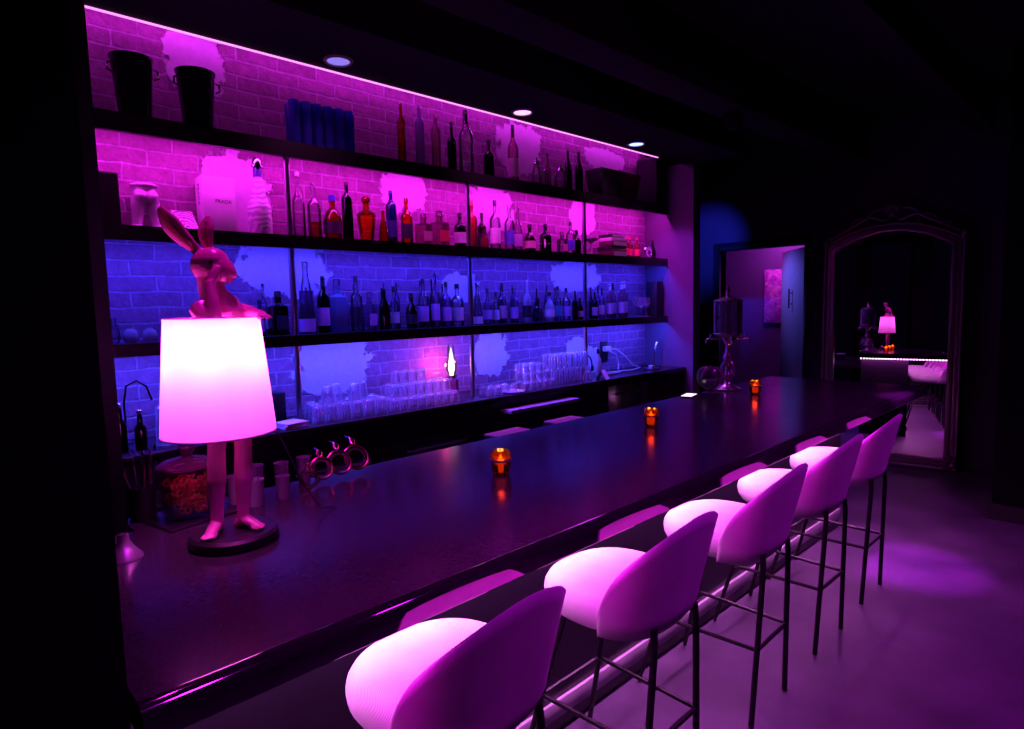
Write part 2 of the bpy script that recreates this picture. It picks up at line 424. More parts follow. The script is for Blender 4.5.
LABS = {k: lab_mat(k, c) for k, c in dict(dark=(0.02, 0.015, 0.04), rose=(0.80, 0.42, 0.55), red=(0.75, 0.06, 0.10), pale=(0.88, 0.84, 0.90),
        violet=(0.66, 0.36, 0.80), blue=(0.12, 0.15, 0.65), teal=(0.10, 0.45, 0.55), navy=(0.03, 0.04, 0.22), pink=(0.92, 0.48, 0.72), diamond=(0.80, 0.76, 0.82)).items()}
LIQ = {'clear_amber': ('clear', glass('liquid_amber', (0.95, 0.35, 0.08), 0.3, 0.15, (1, .4, .1)), 0.30),
       'clear_violet': ('clear', glass('liquid_violet', (0.60, 0.30, 0.65), 0.3, 0.15, (.7, .3, .8)), 0.60),
       'clear_red': ('clear', glass('liquid_red', (0.60, 0.06, 0.12), 0.3, 0.10, (.8, .05, .15)), 0.36)}

# ------------------------------------------------------------------ camera
CAMZ = 1.682
R = ((0.69635, 0.05133, -0.71586), (0.71731, -0.08247, 0.69185), (-0.02353, -0.99527, -0.09424))
cd = bpy.data.cameras.new('camera'); cam = bpy.data.objects.new('camera', cd); COL.objects.link(cam)
cd.sensor_fit = 'HORIZONTAL'; cd.sensor_width = 36.0; cd.lens = 625.0 / 1024.0 * 36.0
cd.clip_start = 0.02; cd.clip_end = 60
mw = Matrix(((R[0][0], -R[0][1], -R[0][2], 0), (R[1][0], -R[1][1], -R[1][2], 0), (R[2][0], -R[2][1], -R[2][2], CAMZ), (0, 0, 0, 1)))
cam.matrix_world = mw
SC.camera = cam

# ------------------------------------------------------------------ the room
YW = 7.3
XB = -3.56
struct(MB().box(-5.2, 3.0, -2.6, 9.6, -0.08, 0.0).build('floor', m_floor))
struct(MB().box(-5.2, 3.0, -2.6, 9.6, 3.45, 3.55).build('ceiling', m_ceil))
# brick back wall with a fine grid carrying the plaster mask
PLASTER = [(1.2, 3.02, 0.15, 0.2), (3.58, 2.9, 0.25, 0.2), (4.67, 2.97, 0.3, 0.1), (1.36, 2.32, 0.19, 0.25), (2.47, 2.47, 0.2, 0.15), (3.27, 2.42, 0.24, 0.19),
           (4.35, 2.43, 0.19, 0.16), (1.62, 1.93, 0.28, 0.17), (2.95, 1.82, 0.18, 0.11), (4.24, 1.92, 0.34, 0.14), (1.9, 1.34, 0.26, 0.2),
           (3.21, 1.31, 0.19, 0.18), (4.24, 1.3, 0.16, 0.09), (4.42, 1.17, 0.14, 0.13)]
def brick_wall():
    mb = MB(); y0, y1, z0, z1, st = 0.0, 5.32, 0.0, 3.45, 0.03
    ny = int((y1 - y0) / st); nz = int((z1 - z0) / st)
    vs = [(XB, y0 + (y1 - y0) * i / ny, z0 + (z1 - z0) * j / nz) for j in range(nz + 1) for i in range(ny + 1)]
    fs = [(j * (ny + 1) + i, j * (ny + 1) + i + 1, (j + 1) * (ny + 1) + i + 1, (j + 1) * (ny + 1) + i) for j in range(nz) for i in range(ny)]
    mb.add(vs, fs)
    o = mb.build('wall_back', m_brick)
    at = o.data.attributes.new('plaster', 'FLOAT', 'POINT')
    for i, v in enumerate(o.data.vertices):
        q = -1.0
        for (py, pz, ry, rz) in PLASTER:
            d = ((abs(v.co.y - py) / ry) ** 2.6 + (abs(v.co.z - pz) / rz) ** 2.6) ** (1 / 2.6)
            q = max(q, 0.75 * (1.1 - d))
        at.data[i].value = max(-1.0, min(0.8, q))
    return struct(o)
brick_wall()
# far wall with the door opening
DX0, DX1, DZ = -3.80, -2.79, 2.285
fw = MB(); fw.box(-5.2, DX0, YW, YW + 0.14, 0, 3.45); fw.box(DX1, 3.0, YW, YW + 0.14, 0, 3.45); fw.box(DX0, DX1, YW, YW + 0.14, DZ, 3.45)
struct(fw.build('wall_far', m_wall))
dc = MB()
dc.box(DX0 - 0.09, DX0, YW - 0.02, YW, 0, DZ + 0.09); dc.box(DX1, DX1 + 0.09, YW - 0.02, YW, 0, DZ + 0.09); dc.box(DX0, DX1, YW - 0.02, YW, DZ, DZ + 0.09)
struct(dc.build('trim_1', m_black, bevel=0.004))
struct(MB().box(-5.2, -1.2, 8.75, 8.85, 0, 3.45).build('wall_hall', m_hall))
struct(MB().box(-4.42, -4.3, 5.42, YW, 0, 3.45).build('wall_side', m_wall))
# open door leaf in the hall, hinged at the right jamb
a = math.radians(50); M_ = Matrix.Translation((DX1 - 0.02, YW + 0.10, 0)) @ Matrix.Rotation(PI - a, 4, 'Z')
door = struct(MB().box(0, 0.80, -0.02, 0.02, 0.01, DZ - 0.02, M_).build('door_1', m_door, bevel=0.003))
hd = MB()
for sgn in (1,):
    hd.tube([M_ @ Vector((0.40, 0.02, 1.75)), M_ @ Vector((0.40, 0.055, 1.75)), M_ @ Vector((0.40, 0.055, 1.62)), M_ @ Vector((0.40, 0.02, 1.62))], 0.008)
    hd.tube([M_ @ Vector((0.40, 0.055, 1.80)), M_ @ Vector((0.40, 0.055, 1.57))], 0.009)
hd.build('door_handle', m_black, door)
# right-hand dark return and left partition
struct(MB().box(-0.80, 3.0, 5.75, 6.05, 0, 3.45).build('wall_right', m_void))
struct(MB().box(-0.82, 3.0, 5.73, 5.75, 0, 0.12).build('baseboard_right', m_black))
struct(MB().box(-1.30, -1.0, -1.2, 0.186, 0, 3.45).build('wall_left', m_void))
struct(MB().box(-2.30, -2.0, -0.4, 0.407, 0, 3.45).build('trim_2', m_void))
# bulkhead above the back bar, ceiling beam
struct(MB().box(-3.16, -2.62, -0.2, 5.42, 2.955, 3.45).build('trim_3', m_soffit))
struct(MB().box(XB, -3.161, -0.2, 5.42, 3.25, 3.45).build('trim_6', m_soffit))
struct(MB().box(-2.42, -2.16, -0.2, YW, 3.07, 3.45).build('trim_4', m_ceil, bevel=0.01))
struct(MB().box(-1.3, -1.14, -0.2, YW, 3.2, 3.45).build('trim_5', m_ceil))
struct(MB().box(XB, -3.03, 5.30, 5.42, 0, 2.954).build('wall_alcove_right', m_end))

# ------------------------------------------------------------------ back bar: shelves, posts, counter
SZ = {1: 2.59, 2: 2.09, 3: 1.545, 4: 1.06}
sh = thing('back_bar_shelving', 'black open back-bar shelving with three long shelves on steel posts before the brick wall', 'shelving', (-3.43, 2.7, 0))
def local(o, pts): return pts
for k in (1, 2, 3):
    z = SZ[k]
    mb = MB(); mb.box(XB + 0.004 + 3.43, -3.30 + 3.43, 0.1 - 2.7, 5.295 - 2.7, z - 0.028, z)
    mb.box(-3.318 + 3.43, -3.298 + 3.43, 0.1 - 2.7, 5.295 - 2.7, z - (0.085, 0.07, 0.06)[k - 1], z - 0.0281)
    mb.build('shelf', m_shelf, sh)
for y in (1.546, 2.819, 4.063):
    for (z0, z1) in ((SZ[2], SZ[1] - 0.086), (SZ[3], SZ[2] - 0.071), (SZ[4], SZ[3] - 0.061)):
        MB().lathe([(0.017, z0), (0.017, z1)], (-3.315 + 3.43, y - 2.7, 0), 12).build('post', m_post, sh)
ct = thing('back_counter', 'long black back counter carrying the glassware under the shelves', 'counter', (-3.34, 2.75, 0))
MB().box(XB + 0.004 + 3.34, -3.10 + 3.34, 0.1 - 2.75, 5.295 - 2.75, 1.02, 1.06).build('worktop', m_granite, ct, bevel=0.004)
MB().box(XB + 0.02 + 3.34, -3.14 + 3.34, 0.1 - 2.75, 5.28 - 2.75, 0.0, 1.019).build('cabinet_body', m_black, ct)
for i, (ya, yb) in enumerate(((0.6, 1.25), (1.3, 1.95), (2.0, 2.65))):
    d = MB().box(-3.138 + 3.34, -3.12 + 3.34, ya - 2.75, yb - 2.75, 0.1, 0.88).build('door', m_dsteel, ct, bevel=0.003)
    MB().tube([(-3.10 + 3.34, ya + 0.1 - 2.75, 0.82), (-3.10 + 3.34, yb - 0.1 - 2.75, 0.82)], 0.009).build('handle', m_steel, d)
MB().box(-3.138 + 3.34, -3.015 + 3.34, 2.90 - 2.75, 3.62 - 2.75, 0.945, 0.972).build('ledge', m_kick, ct, bevel=0.006)
ice = MB().box(-3.138 + 3.34, -3.11 + 3.34, 4.1 - 2.75, 4.66 - 2.75, 0.30, 1.0).build('door', m_steel, ct, bevel=0.004)
ice['label'] = 'stainless undercounter door'
MB().tube([(-3.09 + 3.34, 4.16 - 2.75, 0.93), (-3.09 + 3.34, 4.60 - 2.75, 0.93)], 0.008).build('handle', m_dsteel, ice)

# LED strips: diffused tapes on the real shelves, with area lamps of the same size along them
def area(name, loc, direction, sx, sy, col, power, spread=180, axis='Y'):
    l = bpy.data.lights.new(name, 'AREA'); l.shape = 'RECTANGLE'; l.size = sx; l.size_y = sy; l.color = col; l.energy = power
    l.spread = math.radians(spread)
    o = bpy.data.objects.new(name, l); COL.objects.link(o); o.location = loc
    z = -Vector(direction).normalized()
    y = Vector((0, 1, 0)) if axis == 'Y' else Vector((1, 0, 0))
    y = (y - z * y.dot(z)).normalized(); x = y.cross(z)
    o.matrix_world = Matrix.Translation(loc) @ Matrix((x, y, z)).transposed().to_4x4()
    return o
def spot(name, loc, tgt, col, power, ang, blend=0.5, size=0.04):
    l = bpy.data.lights.new(name, 'SPOT'); l.color = col; l.energy = power; l.spot_size = math.radians(ang); l.spot_blend = blend; l.shadow_soft_size = size
    o = bpy.data.objects.new(name, l); COL.objects.link(o)
    d = Vector(tgt) - Vector(loc); o.location = loc; o.rotation_euler = d.to_track_quat('-Z', 'Y').to_euler(); return o
def point(name, loc, col, power, size=0.02):
    l = bpy.data.lights.new(name, 'POINT'); l.color = col; l.energy = power; l.shadow_soft_size = size
    o = bpy.data.objects.new(name, l); COL.objects.link(o); o.location = loc; return o
MAG = (1.0, 0.03, 0.85); BLU = (0.035, 0.035, 1.0); PUR = (0.62, 0.03, 1.0)
e_top = emis('led_top', (1.0, 0.25, 0.9), 1.6); e_mag = emis('led_magenta', (1.0, 0.25, 0.9), 4.0); e_blu = emis('led_blue', (0.15, 0.15, 1.0), 1.5); e_bar = emis('led_bar', (1.0, 0.22, 0.95), 5.0)
def strip(name, label, x, y0, y1, z, mat, group=None):
    return tag(MB().box(-0.006, 0.006, y0, y1, -0.006, 0.0).build(name, mat, loc=(x, 0, z)), label, 'led strip', group)
strip('led_strip', 'glowing pink strip light along the top of the brick wall', -3.152, 0.2, 4.9, 2.955, e_top)
strip('led_strip', 'magenta strip light under the top shelf', -3.335, 0.2, 5.25, SZ[1] - 0.030, e_mag)
strip('led_strip', 'blue strip light under the second shelf', -3.335, 0.2, 5.25, SZ[2] - 0.030, e_blu)
strip('led_strip', 'blue strip light under the lowest shelf', -3.335, 0.2, 5.25, SZ[3] - 0.030, e_blu)
area('lamp_row_top', (-3.475, 2.72, 3.14), (-0.12, 0, -1), 0.02, 5.0, (0.85, 0.03, 1.0), 9)
area('lamp_row_two', (-3.34, 2.72, SZ[1] - 0.040), (-0.35, 0, -1), 0.02, 5.0, (0.90, 0.012, 0.92), 27)
area('lamp_row_three', (-3.34, 2.72, SZ[2] - 0.040), (-0.12, 0, -1), 0.02, 5.0, (0.055, 0.035, 1.0), 38)
area('lamp_row_four', (-3.34, 2.72, SZ[3] - 0.040), (-0.15, 0, -1), 0.02, 5.0, (0.06, 0.05, 1.0), 46)
# downlights in the bulkhead
for (y, label, c, mcol) in ((1.71, 'round recessed downlight with faint lavender glow, nearest the camera', (0.3, 0.2, 0.9), 1.0), (3.05, 'round recessed downlight glowing pink in the bulkhead middle', (0.95, 0.35, 0.8), 2.2), (4.35, 'round recessed downlight glowing pale blue at the bulkhead far end', (0.35, 0.42, 1.0), 2.6)):
    t = thing('downlight', label, 'ceiling light', (-3.0, y, 2.955), 0, 'recessed downlights in the bulkhead')
    MB().lathe([(0.058, 0.0), (0.060, -0.008), (0.072, -0.010), (0.076, 0.0)], n=24).build('trim_ring', m_white, t)
    MB().lathe([(0.0, -0.004), (0.057, -0.004)], n=24).build('lens', emis('downlight_%d' % int(y * 100), c, mcol), t)

# ------------------------------------------------------------------ the bar
XE, ZE, RE = -1.095, 1.07, 0.027      # where the flat top ends, top height, eased edge radius
bar = thing('bar', 'long black polished granite bar with dark panelled front', 'bar counter', (-1.6, 2.0, 0))
ox, oy = 1.6, -2.0
def barpt(x, y): return (x + ox, y + oy)
XI = -2.13; Y0 = 0.345
# top slab: cross-section with an eased front edge, swept along the front then round the angled end
front = [(XE, Y0 - 0.13), (XE, 4.93), (XI, 4.93)]
def bar_top():
    mb = MB()
    prof = [(RE * math.sin(t * PI / 2 / 6), ZE - RE + RE * math.cos(t * PI / 2 / 6)) for t in range(7)] + [(RE, 1.012), (RE - 0.005, 1.007), (-0.2, 1.007)]
    # outward normals with mitres along the path
    dirs = []
    P = [Vector((p[0], p[1])) for p in front[:3]]
    nrm = []
    for i in range(2):
        d = (P[i + 1] - P[i]).normalized(); nrm.append(Vector((d.y, -d.x)))
    rows = []
    for i, p in enumerate(P):
        if i == 0: n = nrm[0]
        elif i == 2: n = nrm[1]
        else:
            n = (nrm[0] + nrm[1]).normalized(); n = n / n.dot(nrm[0])
        rows.append([(p.x + n.x * o + ox, p.y + n.y * o + oy, z) for o, z in prof])
    k = len(prof); vs = [q for r in rows for q in r]
    fs = [(i * k + j, (i + 1) * k + j, (i + 1) * k + j + 1, i * k + j + 1) for i in range(2) for j in range(k - 1)]
    mb.add(vs, fs)
    return mb
bar_top().build('edge', m_granite_edge, bar)
poly = [barpt(*p) for p in front] + [barpt(XI, 0.42), barpt(-1.99, 0.42), barpt(-1.99, Y0 - 0.13)]
mb = MB(); mb.prism(poly, 1.03, ZE); mb.build('top', m_granite, bar)
PX = -1.57
pf = [barpt(PX, 0.21), barpt(PX, 4.84), barpt(-2.10, 4.84), barpt(-2.10, 0.42), barpt(-1.99, 0.42), barpt(-1.99, 0.21)]
MB().prism(pf, 0.0, 1.0065).build('front_panel', m_panel, bar)
MB().box(PX + 0.001 + ox, PX + 0.016 + ox, 0.21 + oy, 4.83 + oy, 0.07, 0.14).build('kick_plate', m_kick, bar, bevel=0.003)
MB().box(-2.52 + ox, -2.101 + ox, 0.5 + oy, 4.6 + oy, 0.86, 0.90).build('underbar_shelf', m_dsteel, bar)
# pink LED tape under the overhang, with beads
led = thing('led_strip', 'pink beaded strip light under the front overhang of the bar', 'led strip', (-1.40, 2.0, 1.006))
MB().box(-0.008, 0.008, 0.25 - 2.0, 4.80 - 2.0, -0.004, 0.0).build('tape', e_bar, led)
led2 = thing('led_strip', 'pink beaded strip light under the far end overhang of the bar', 'led strip', (-1.5, 4.9, 1.006))
d = Vector((-1, 0, 0)); nn = Vector((d.y, -d.x, 0))
pA = Vector((-1.09, 4.91, 0)); pB = Vector((-2.12, 4.91, 0))
o_ = Vector((-1.5, 4.9, 0))
b1 = MB()
for i in range(30):
    p = pA.lerp(pB, (i + 0.5) / 30) - o_
    b1.box(p.x - 0.009, p.x + 0.009, p.y - 0.009, p.y + 0.009, -0.012, 0.0)
e_bead = emis('led_bead', (1.0, 0.45, 0.95), 9.0)
b1.build('led_beads', e_bead, led2)
area('lamp_bar_front', (-1.47, 2.5, 0.998), (0.03, 0, -1), 0.02, 4.5, (1.0, 0.21, 0.96), 44, 140)
area('added_bar_edge_fill', (-1.105, 2.3, 1.001), (0.75, 0, -0.6), 0.012, 4.0, (1.0, 0.01, 0.92), 14)  # unseen fill added to light the inner stool backs and their edge reflections
mid = (pA + pB) / 2
lo = area('lamp_bar_end', (mid.x, mid.y - 0.02, 0.990), (0, 0, -1), 0.02, 1.0, (1.0, 0.08, 0.95), 4)
lo.rotation_euler = (0, 0, math.atan2(d.y, d.x) - PI / 2)

# ------------------------------------------------------------------ bar stools
def make_stool(label):
    t = thing('bar_stool', label, 'bar stool', (0, 0, 0), 0, 'pale upholstered bar stools along the bar front')
    EX = 2.35; A = 0.235
    prof = [(0.0, 0.655), (0.55, 0.655), (0.80, 0.663), (0.92, 0.680), (0.985, 0.705), (1.0, 0.730), (0.985, 0.750), (0.94, 0.767), (0.86, 0.777), (0.6, 0.783), (0.3, 0.785), (0.0, 0.785)]
    MB().lathe([(r * A, z) for r, z in prof], n=48, ex=EX).build('seat', m_fabric, t, sharp=80)
    # wrap-around back shell: angle 0 faces away from the bar (+X)
    mb = MB(); nphi = 44; nz = 10; PM = math.radians(70); th = 0.034
    def rim(ph): return 0.665 + 0.377 * max(0.0, math.cos(ph / PM * PI / 2)) ** 0.55
    outer = []; inner = []
    for i in range(nphi + 1):
        ph = -PM + 2 * PM * i / nphi
        q = 1.0 / (abs(math.cos(ph)) ** 2.7 + abs(math.sin(ph)) ** 2.7) ** (1 / 2.7)
        zt = rim(ph); z0 = 0.655; co = []; ci = []
        for j in range(nz + 1):
            u = j / nz; z = z0 + (zt - z0) * u
            low = max(0.0, (0.74 - z) / 0.085); low = min(1, low)
            rr = (A + 0.012) * (1 - 0.17 * low ** 2) + 0.075 * max(0, z - 0.74) / 0.32 * max(0, math.cos(ph * 0.75))
            co.append(Vector((math.cos(ph) * q * rr, math.sin(ph) * q * rr, z)))
            ri = rr - th * (0.35 + 0.65 * min(1, (1 - u) * 5)) * (0.3 + 0.7 * min(1, (PM - abs(ph)) / 0.2))
            ci.append(Vector((math.cos(ph) * q * ri, math.sin(ph) * q * ri, z - 0.012 * (1 if j == nz else 0))))
        outer.append(co); inner.append(ci)
    vs = []; fs = []
    for i in range(nphi + 1):
        # loop: outer bottom->top, rim crown, inner top->bottom
        crown = (outer[i][-1] + inner[i][-1]) / 2 + Vector((0, 0, 0.012))
        vs += outer[i] + [crown] + inner[i][::-1]
    k = 2 * (nz + 1) + 1
    for i in range(nphi):
        for j in range(k - 1): fs.append((i * k + j, (i + 1) * k + j, (i + 1) * k + j + 1, i * k + j + 1))
        fs.append((i * k + k - 1, (i + 1) * k + k - 1, (i + 1) * k, i * k))
    fs.append(tuple(range(k))); fs.append(tuple(nphi * k + j for j in range(k - 1, -1, -1)))
    mb.add(vs, fs); mb.build('backrest', m_fabric, t, sharp=80)
    # legs
    for sy in (-1, 1):
        MB().tube([(0.222, sy * 0.118, 0.70), (0.226, sy * 0.122, 0.645), (0.205, sy * 0.165, 0.008)], 0.0115, 10).build('leg', m_leg, t)
        MB().tube([(-0.12, sy * 0.12, 0.653), (-0.29, sy * 0.20, 0.008)], 0.010, 10).build('leg', m_leg, t)
    # footrest frame at 0.30 m
    zf = 0.32
    def fl(sy): f = (0.653 - zf) / 0.645; return Vector((-0.12 - 0.17 * f, sy * (0.12 + 0.08 * f), zf))
    def rl(sy): f = (0.645 - zf) / 0.637; return Vector((0.226 - 0.021 * f, sy * (0.122 + 0.043 * f), zf))
    for a_, b_ in ((fl(-1), fl(1)), (fl(1), rl(1)), (rl(1), rl(-1)), (rl(-1), fl(-1))):
        MB().tube([a_, b_], 0.0085, 8).build('footrest_bar', m_leg, t)
    return t
ST = [(-1.24, 0.925, 2, 'pale upholstered bar stool nearest the camera, cut off by the bottom of the picture'),
      (-1.23, 1.66, 0, 'pale upholstered bar stool second nearest the camera along the bar'),
      (-1.24, 2.42, 1, 'pale upholstered bar stool at the middle of the row of five'),
      (-1.25, 3.125, -1, 'pale upholstered bar stool second from the far end of the row'),
      (-1.258, 3.80, 0, 'pale upholstered bar stool farthest along the bar, nearest the mirror')]
proto = None
for (x, y, rz, lb) in ST:
    if proto is None: o = proto = make_stool(lb)
    else: o = copy_tree(proto); o['label'] = lb
    o.location = (x, y, 0.0); o.rotation_euler = (0, 0, math.radians(rz))

# ------------------------------------------------------------------ rabbit lamp
LX, LY, LZ = -1.70, 0.59, ZE
lamp = thing('rabbit_lamp', 'glowing table lamp shaped as a standing rabbit figure wearing a tall white shade', 'table lamp', (LX, LY, LZ), math.atan2(0.717, 0.696))
# local axes: +X = to the picture's right, -Y = towards the camera
MB().lathe([(0.0, 0.0), (0.105, 0.0), (0.112, 0.006), (0.112, 0.024), (0.104, 0.031), (0.0, 0.031)], n=40).build('base', m_lbase, lamp)
fig = MB()
def seg(p, r, n=12, flat=1.0, up=None): fig.tube(p, r, n, flat=flat, up=up)
for (lx, ly, fx_, fy_) in ((-0.040, -0.020, 0.010, -0.072), (0.014, 0.018, 0.072, -0.030)):
    seg([(lx * 0.4, ly * 0.4, 0.36), (lx * 0.9, ly * 0.9, 0.31), (lx, ly, 0.25), (lx + 0.001, ly, 0.17), (lx + 0.001, ly, 0.10), (lx + 0.002, ly - 0.001, 0.052)], [0.012, 0.026, 0.0225, 0.024, 0.0175, 0.0165])
    dx, dy = fx_ - 0.0, fy_ - 0.0
    L = math.hypot(dx - lx * 0.0, dy); u = Vector((dx, dy, 0)).normalized()
    h = Vector((lx, ly, 0)); s_ = Vector((-u.y, u.x, 0))
    fig.ball(h + Vector((0, 0, 0.048)) - u * 0.004, 0.017, 0.017, 0.018)
    seg([h + Vector((0, 0, 0.055)), h + u * 0.022 + Vector((0, 0, 0.050)), h + u * 0.045 + Vector((0, 0, 0.042)), h + u * 0.060 + Vector((0, 0, 0.038))], [0.016, 0.017, 0.0155, 0.012], flat=0.75, up=(0, 0, 1))
    for t_ in range(5):
        q = h + u * (0.060 - abs(t_ - 1) * 0.003) + s_ * ((t_ - 2) * 0.0068) + Vector((0, 0, 0.038))
        fig.tube([q - u * 0.01, q + u * 0.010, q + u * 0.015], [0.005 if t_ else 0.0065, 0.0048 if t_ else 0.0062, 0.003], 8)
    fig.ball(h - u * 0.012 + Vector((0, 0, 0.040)), 0.0145, 0.0145, 0.011)
# hips to shoulders inside the shade
seg([(-0.01, 0.0, 0.33), (-0.03, 0.0, 0.57)], [0.008, 0.008], 8)
seg([(-0.025, 0.008, 0.565), (-0.035, 0.01, 0.60), (-0.052, 0.01, 0.635), (-0.062, 0.008, 0.662)], [0.046, 0.056, 0.048, 0.030], 16)
seg([(-0.055, 0.006, 0.645), (-0.066, 0.004, 0.68), (-0.068, 0.002, 0.715)], [0.036, 0.031, 0.033], 14)
fig.ball((-0.070, 0.01, 0.605), 0.040, 0.055, 0.038)
# head: skull, muzzle, cheeks
fig.ball((-0.066, 0.0, 0.735), 0.049, 0.040, 0.045, 18)
seg([(-0.062, 0.0, 0.733), (-0.035, 0.0, 0.722), (-0.016, 0.0, 0.708), (-0.004, 0.0, 0.702)], [0.040, 0.032, 0.023, 0.014], 14)
fig.ball((-0.028, -0.014, 0.704), 0.020, 0.016, 0.018); fig.ball((-0.028, 0.014, 0.704), 0.020, 0.016, 0.018)
fig.ball((-0.001, 0.0, 0.704), 0.007, 0.009, 0.006)
# near arm: elbow on the rim, hand at the cheek
seg([(-0.072, -0.045, 0.625), (-0.050, -0.062, 0.605), (-0.020, -0.072, 0.592)], [0.026, 0.023, 0.020])
seg([(-0.020, -0.072, 0.594), (-0.030, -0.062, 0.64), (-0.045, -0.050, 0.69)], [0.019, 0.017, 0.012])
for t_ in range(4):
    fig.tube([(-0.045 + 0.004 * t_, -0.048, 0.688), (-0.050 + 0.008 * t_, -0.040, 0.712 + 0.004 * (1 - abs(t_ - 1.5))), (-0.050 + 0.009 * t_, -0.034, 0.728)], [0.0058, 0.0052, 0.004], 8)
fig.tube([(-0.040, -0.048, 0.684), (-0.026, -0.036, 0.698), (-0.022, -0.028, 0.704)], [0.006, 0.0055, 0.004], 8)
# far arm lying along the rim to the right
seg([(-0.055, 0.045, 0.63), (-0.020, 0.050, 0.618), (0.020, 0.030, 0.612), (0.055, 0.012, 0.604), (0.070, 0.004, 0.602)], [0.026, 0.021, 0.018, 0.013, 0.012])
for t_ in range(4):
    fig.tube([(0.066, 0.010 - 0.006 * t_, 0.602), (0.084, 0.006 - 0.007 * t_, 0.600), (0.094, 0.004 - 0.007 * t_, 0.592)], [0.0055, 0.005, 0.0038], 8)
fig.tube([(0.062, -0.004, 0.602), (0.072, -0.018, 0.600), (0.080, -0.022, 0.596)], [0.0058, 0.0052, 0.004], 8)
# ears: flattened leaves
def ear(base, tip, w):
    b_ = Vector(base); t_ = Vector(tip); N = 9; pts = []; rs = []
    for i in range(N):
        u = i / (N - 1)
        pts.append(b_.lerp(t_, u) + Vector((-0.010 * math.sin(u * PI), 0.0, 0)))
        rs.append(max(0.003, w * (0.55 + 0.75 * math.sin(min(1, u * 1.15) * PI * 0.62)) * (1 - max(0, u - 0.6) ** 1.5 * 2.6)))
    fig.tube(pts, rs, 12, flat=0.42, up=(0.25, 1, 0.1))
    return pts, rs
ear((-0.088, -0.010, 0.765), (-0.185, -0.02, 0.880), 0.021)
ear((-0.070, 0.012, 0.768), (-0.080, 0.022, 0.862), 0.020)
fig.v = [(x + 0.068 * z, y, z) for x, y, z in fig.v]
fo = fig.build('rabbit_figure', m_resin, lamp, sharp=180)
rm = fo.modifiers.new('remesh', 'REMESH'); rm.mode = 'VOXEL'; rm.voxel_size = 0.0032
sm = fo.modifiers.new('smooth', 'SMOOTH'); sm.factor = 0.5; sm.iterations = 4
# inner ear hollows and eyes as details of the figure
m_inner = pbr('ear_inner', (0.55, 0.10, 0.16), 0.5)
for (b_, t_, yy) in (((-0.098, -0.0205, 0.775), (-0.177, -0.0285, 0.868), 0), ((-0.070, 0.004, 0.778), (-0.080, 0.0135, 0.846), 0)):
    b2 = Vector(b_); t2 = Vector(t_); pts = []; rs = []
    for i in range(7):
        u = i / 6; pts.append(b2.lerp(t2, u) + Vector((-0.010 * math.sin((0.08 + u * 0.86) * PI), -0.001, 0))); rs.append(0.002 + 0.0075 * math.sin(min(1, u * 1.1) * PI * 0.8))
    pts = [p + Vector((0.068 * p.z, 0, 0)) for p in pts]
    MB().tube(pts, rs, 10, flat=0.25, up=(0.25, 1, 0.1)).build('inner_ear', m_inner, fo)
m_eye = pbr('eye_black', (0.02, 0.005, 0.01), 0.15)
for sy in (-1, 1):
    MB().ball((-0.046 + 0.050, sy * 0.0360, 0.740), 0.0055, 0.004, 0.0055, 10).build('eye', m_eye, fo)
# shade: open cone, thin, with trim bands
sh_c = (0.0, 0.0)
rt, rb, zt, zb = 0.115, 0.141, 0.598, 0.296
shm = MB().lathe([(rb, zb), (rb + (rt - rb) * 0.33, zb + (zt - zb) * 0.33), (rb + (rt - rb) * 0.66, zb + (zt - zb) * 0.66), (rt, zt)], n=64, c=(-0.02, 0, 0))
# open both ends: drop the caps the lathe adds
shm.f = [q for q in shm.f if len(q) == 4]
so = shm.build('lamp_shade', m_shade, lamp, sharp=180)
for (r_, z_) in ((rt, zt), (rb, zb)):
    ring = [(-0.02 + r_ * math.cos(2 * PI * i / 64), r_ * math.sin(2 * PI * i / 64), z_) for i in range(64)]
    MB().tube(ring, 0.0018, 6, closed=True).build('rim', pbr('shade_rim_%d' % int(z_ * 1000), (0.6, 0.45, 0.55), 0.6), so)
sup = MB()
for k in range(3):
    an = 2 * PI * k / 3 + 0.4
    sup.tube([(-0.02 + 0.03 * math.cos(an), 0.03 * math.sin(an), zt - 0.03), (-0.02 + rt * math.cos(an), rt * math.sin(an), zt - 0.004)], 0.0016, 6)
sup.build('shade_support', m_steel, lamp)
bl = MB().ball((-0.02, -0.02, 0.50), 0.018, 0.018, 0.024, 14); bl.build('bulb', emis('bulb', (1.0, 0.5, 0.95), 6.0), lamp)
MB().tube([(0.06, 0.06, 0.33), (0.10, 0.09, 0.27), (0.14, 0.14, 0.12), (0.17, 0.20, 0.02), (0.20, 0.26, 0.004)], 0.0022, 6).build('cord', m_black, lamp)
def lampw(p):
    an = math.atan2(0.717, 0.696); return (LX + p[0] * math.cos(an) - p[1] * math.sin(an), LY + p[0] * math.sin(an) + p[1] * math.cos(an), LZ + p[2])
for k in range(12):
    point('lamp_bulb_light', lampw((-0.02 + (0.066, 0.074)[k % 2] * math.cos(k * PI / 6 + 0.3), (0.066, 0.074)[k % 2] * math.sin(k * PI / 6 + 0.3), (0.555, 0.485)[k % 2])), (1.0, 0.085, 0.86), 0.95, 0.016)

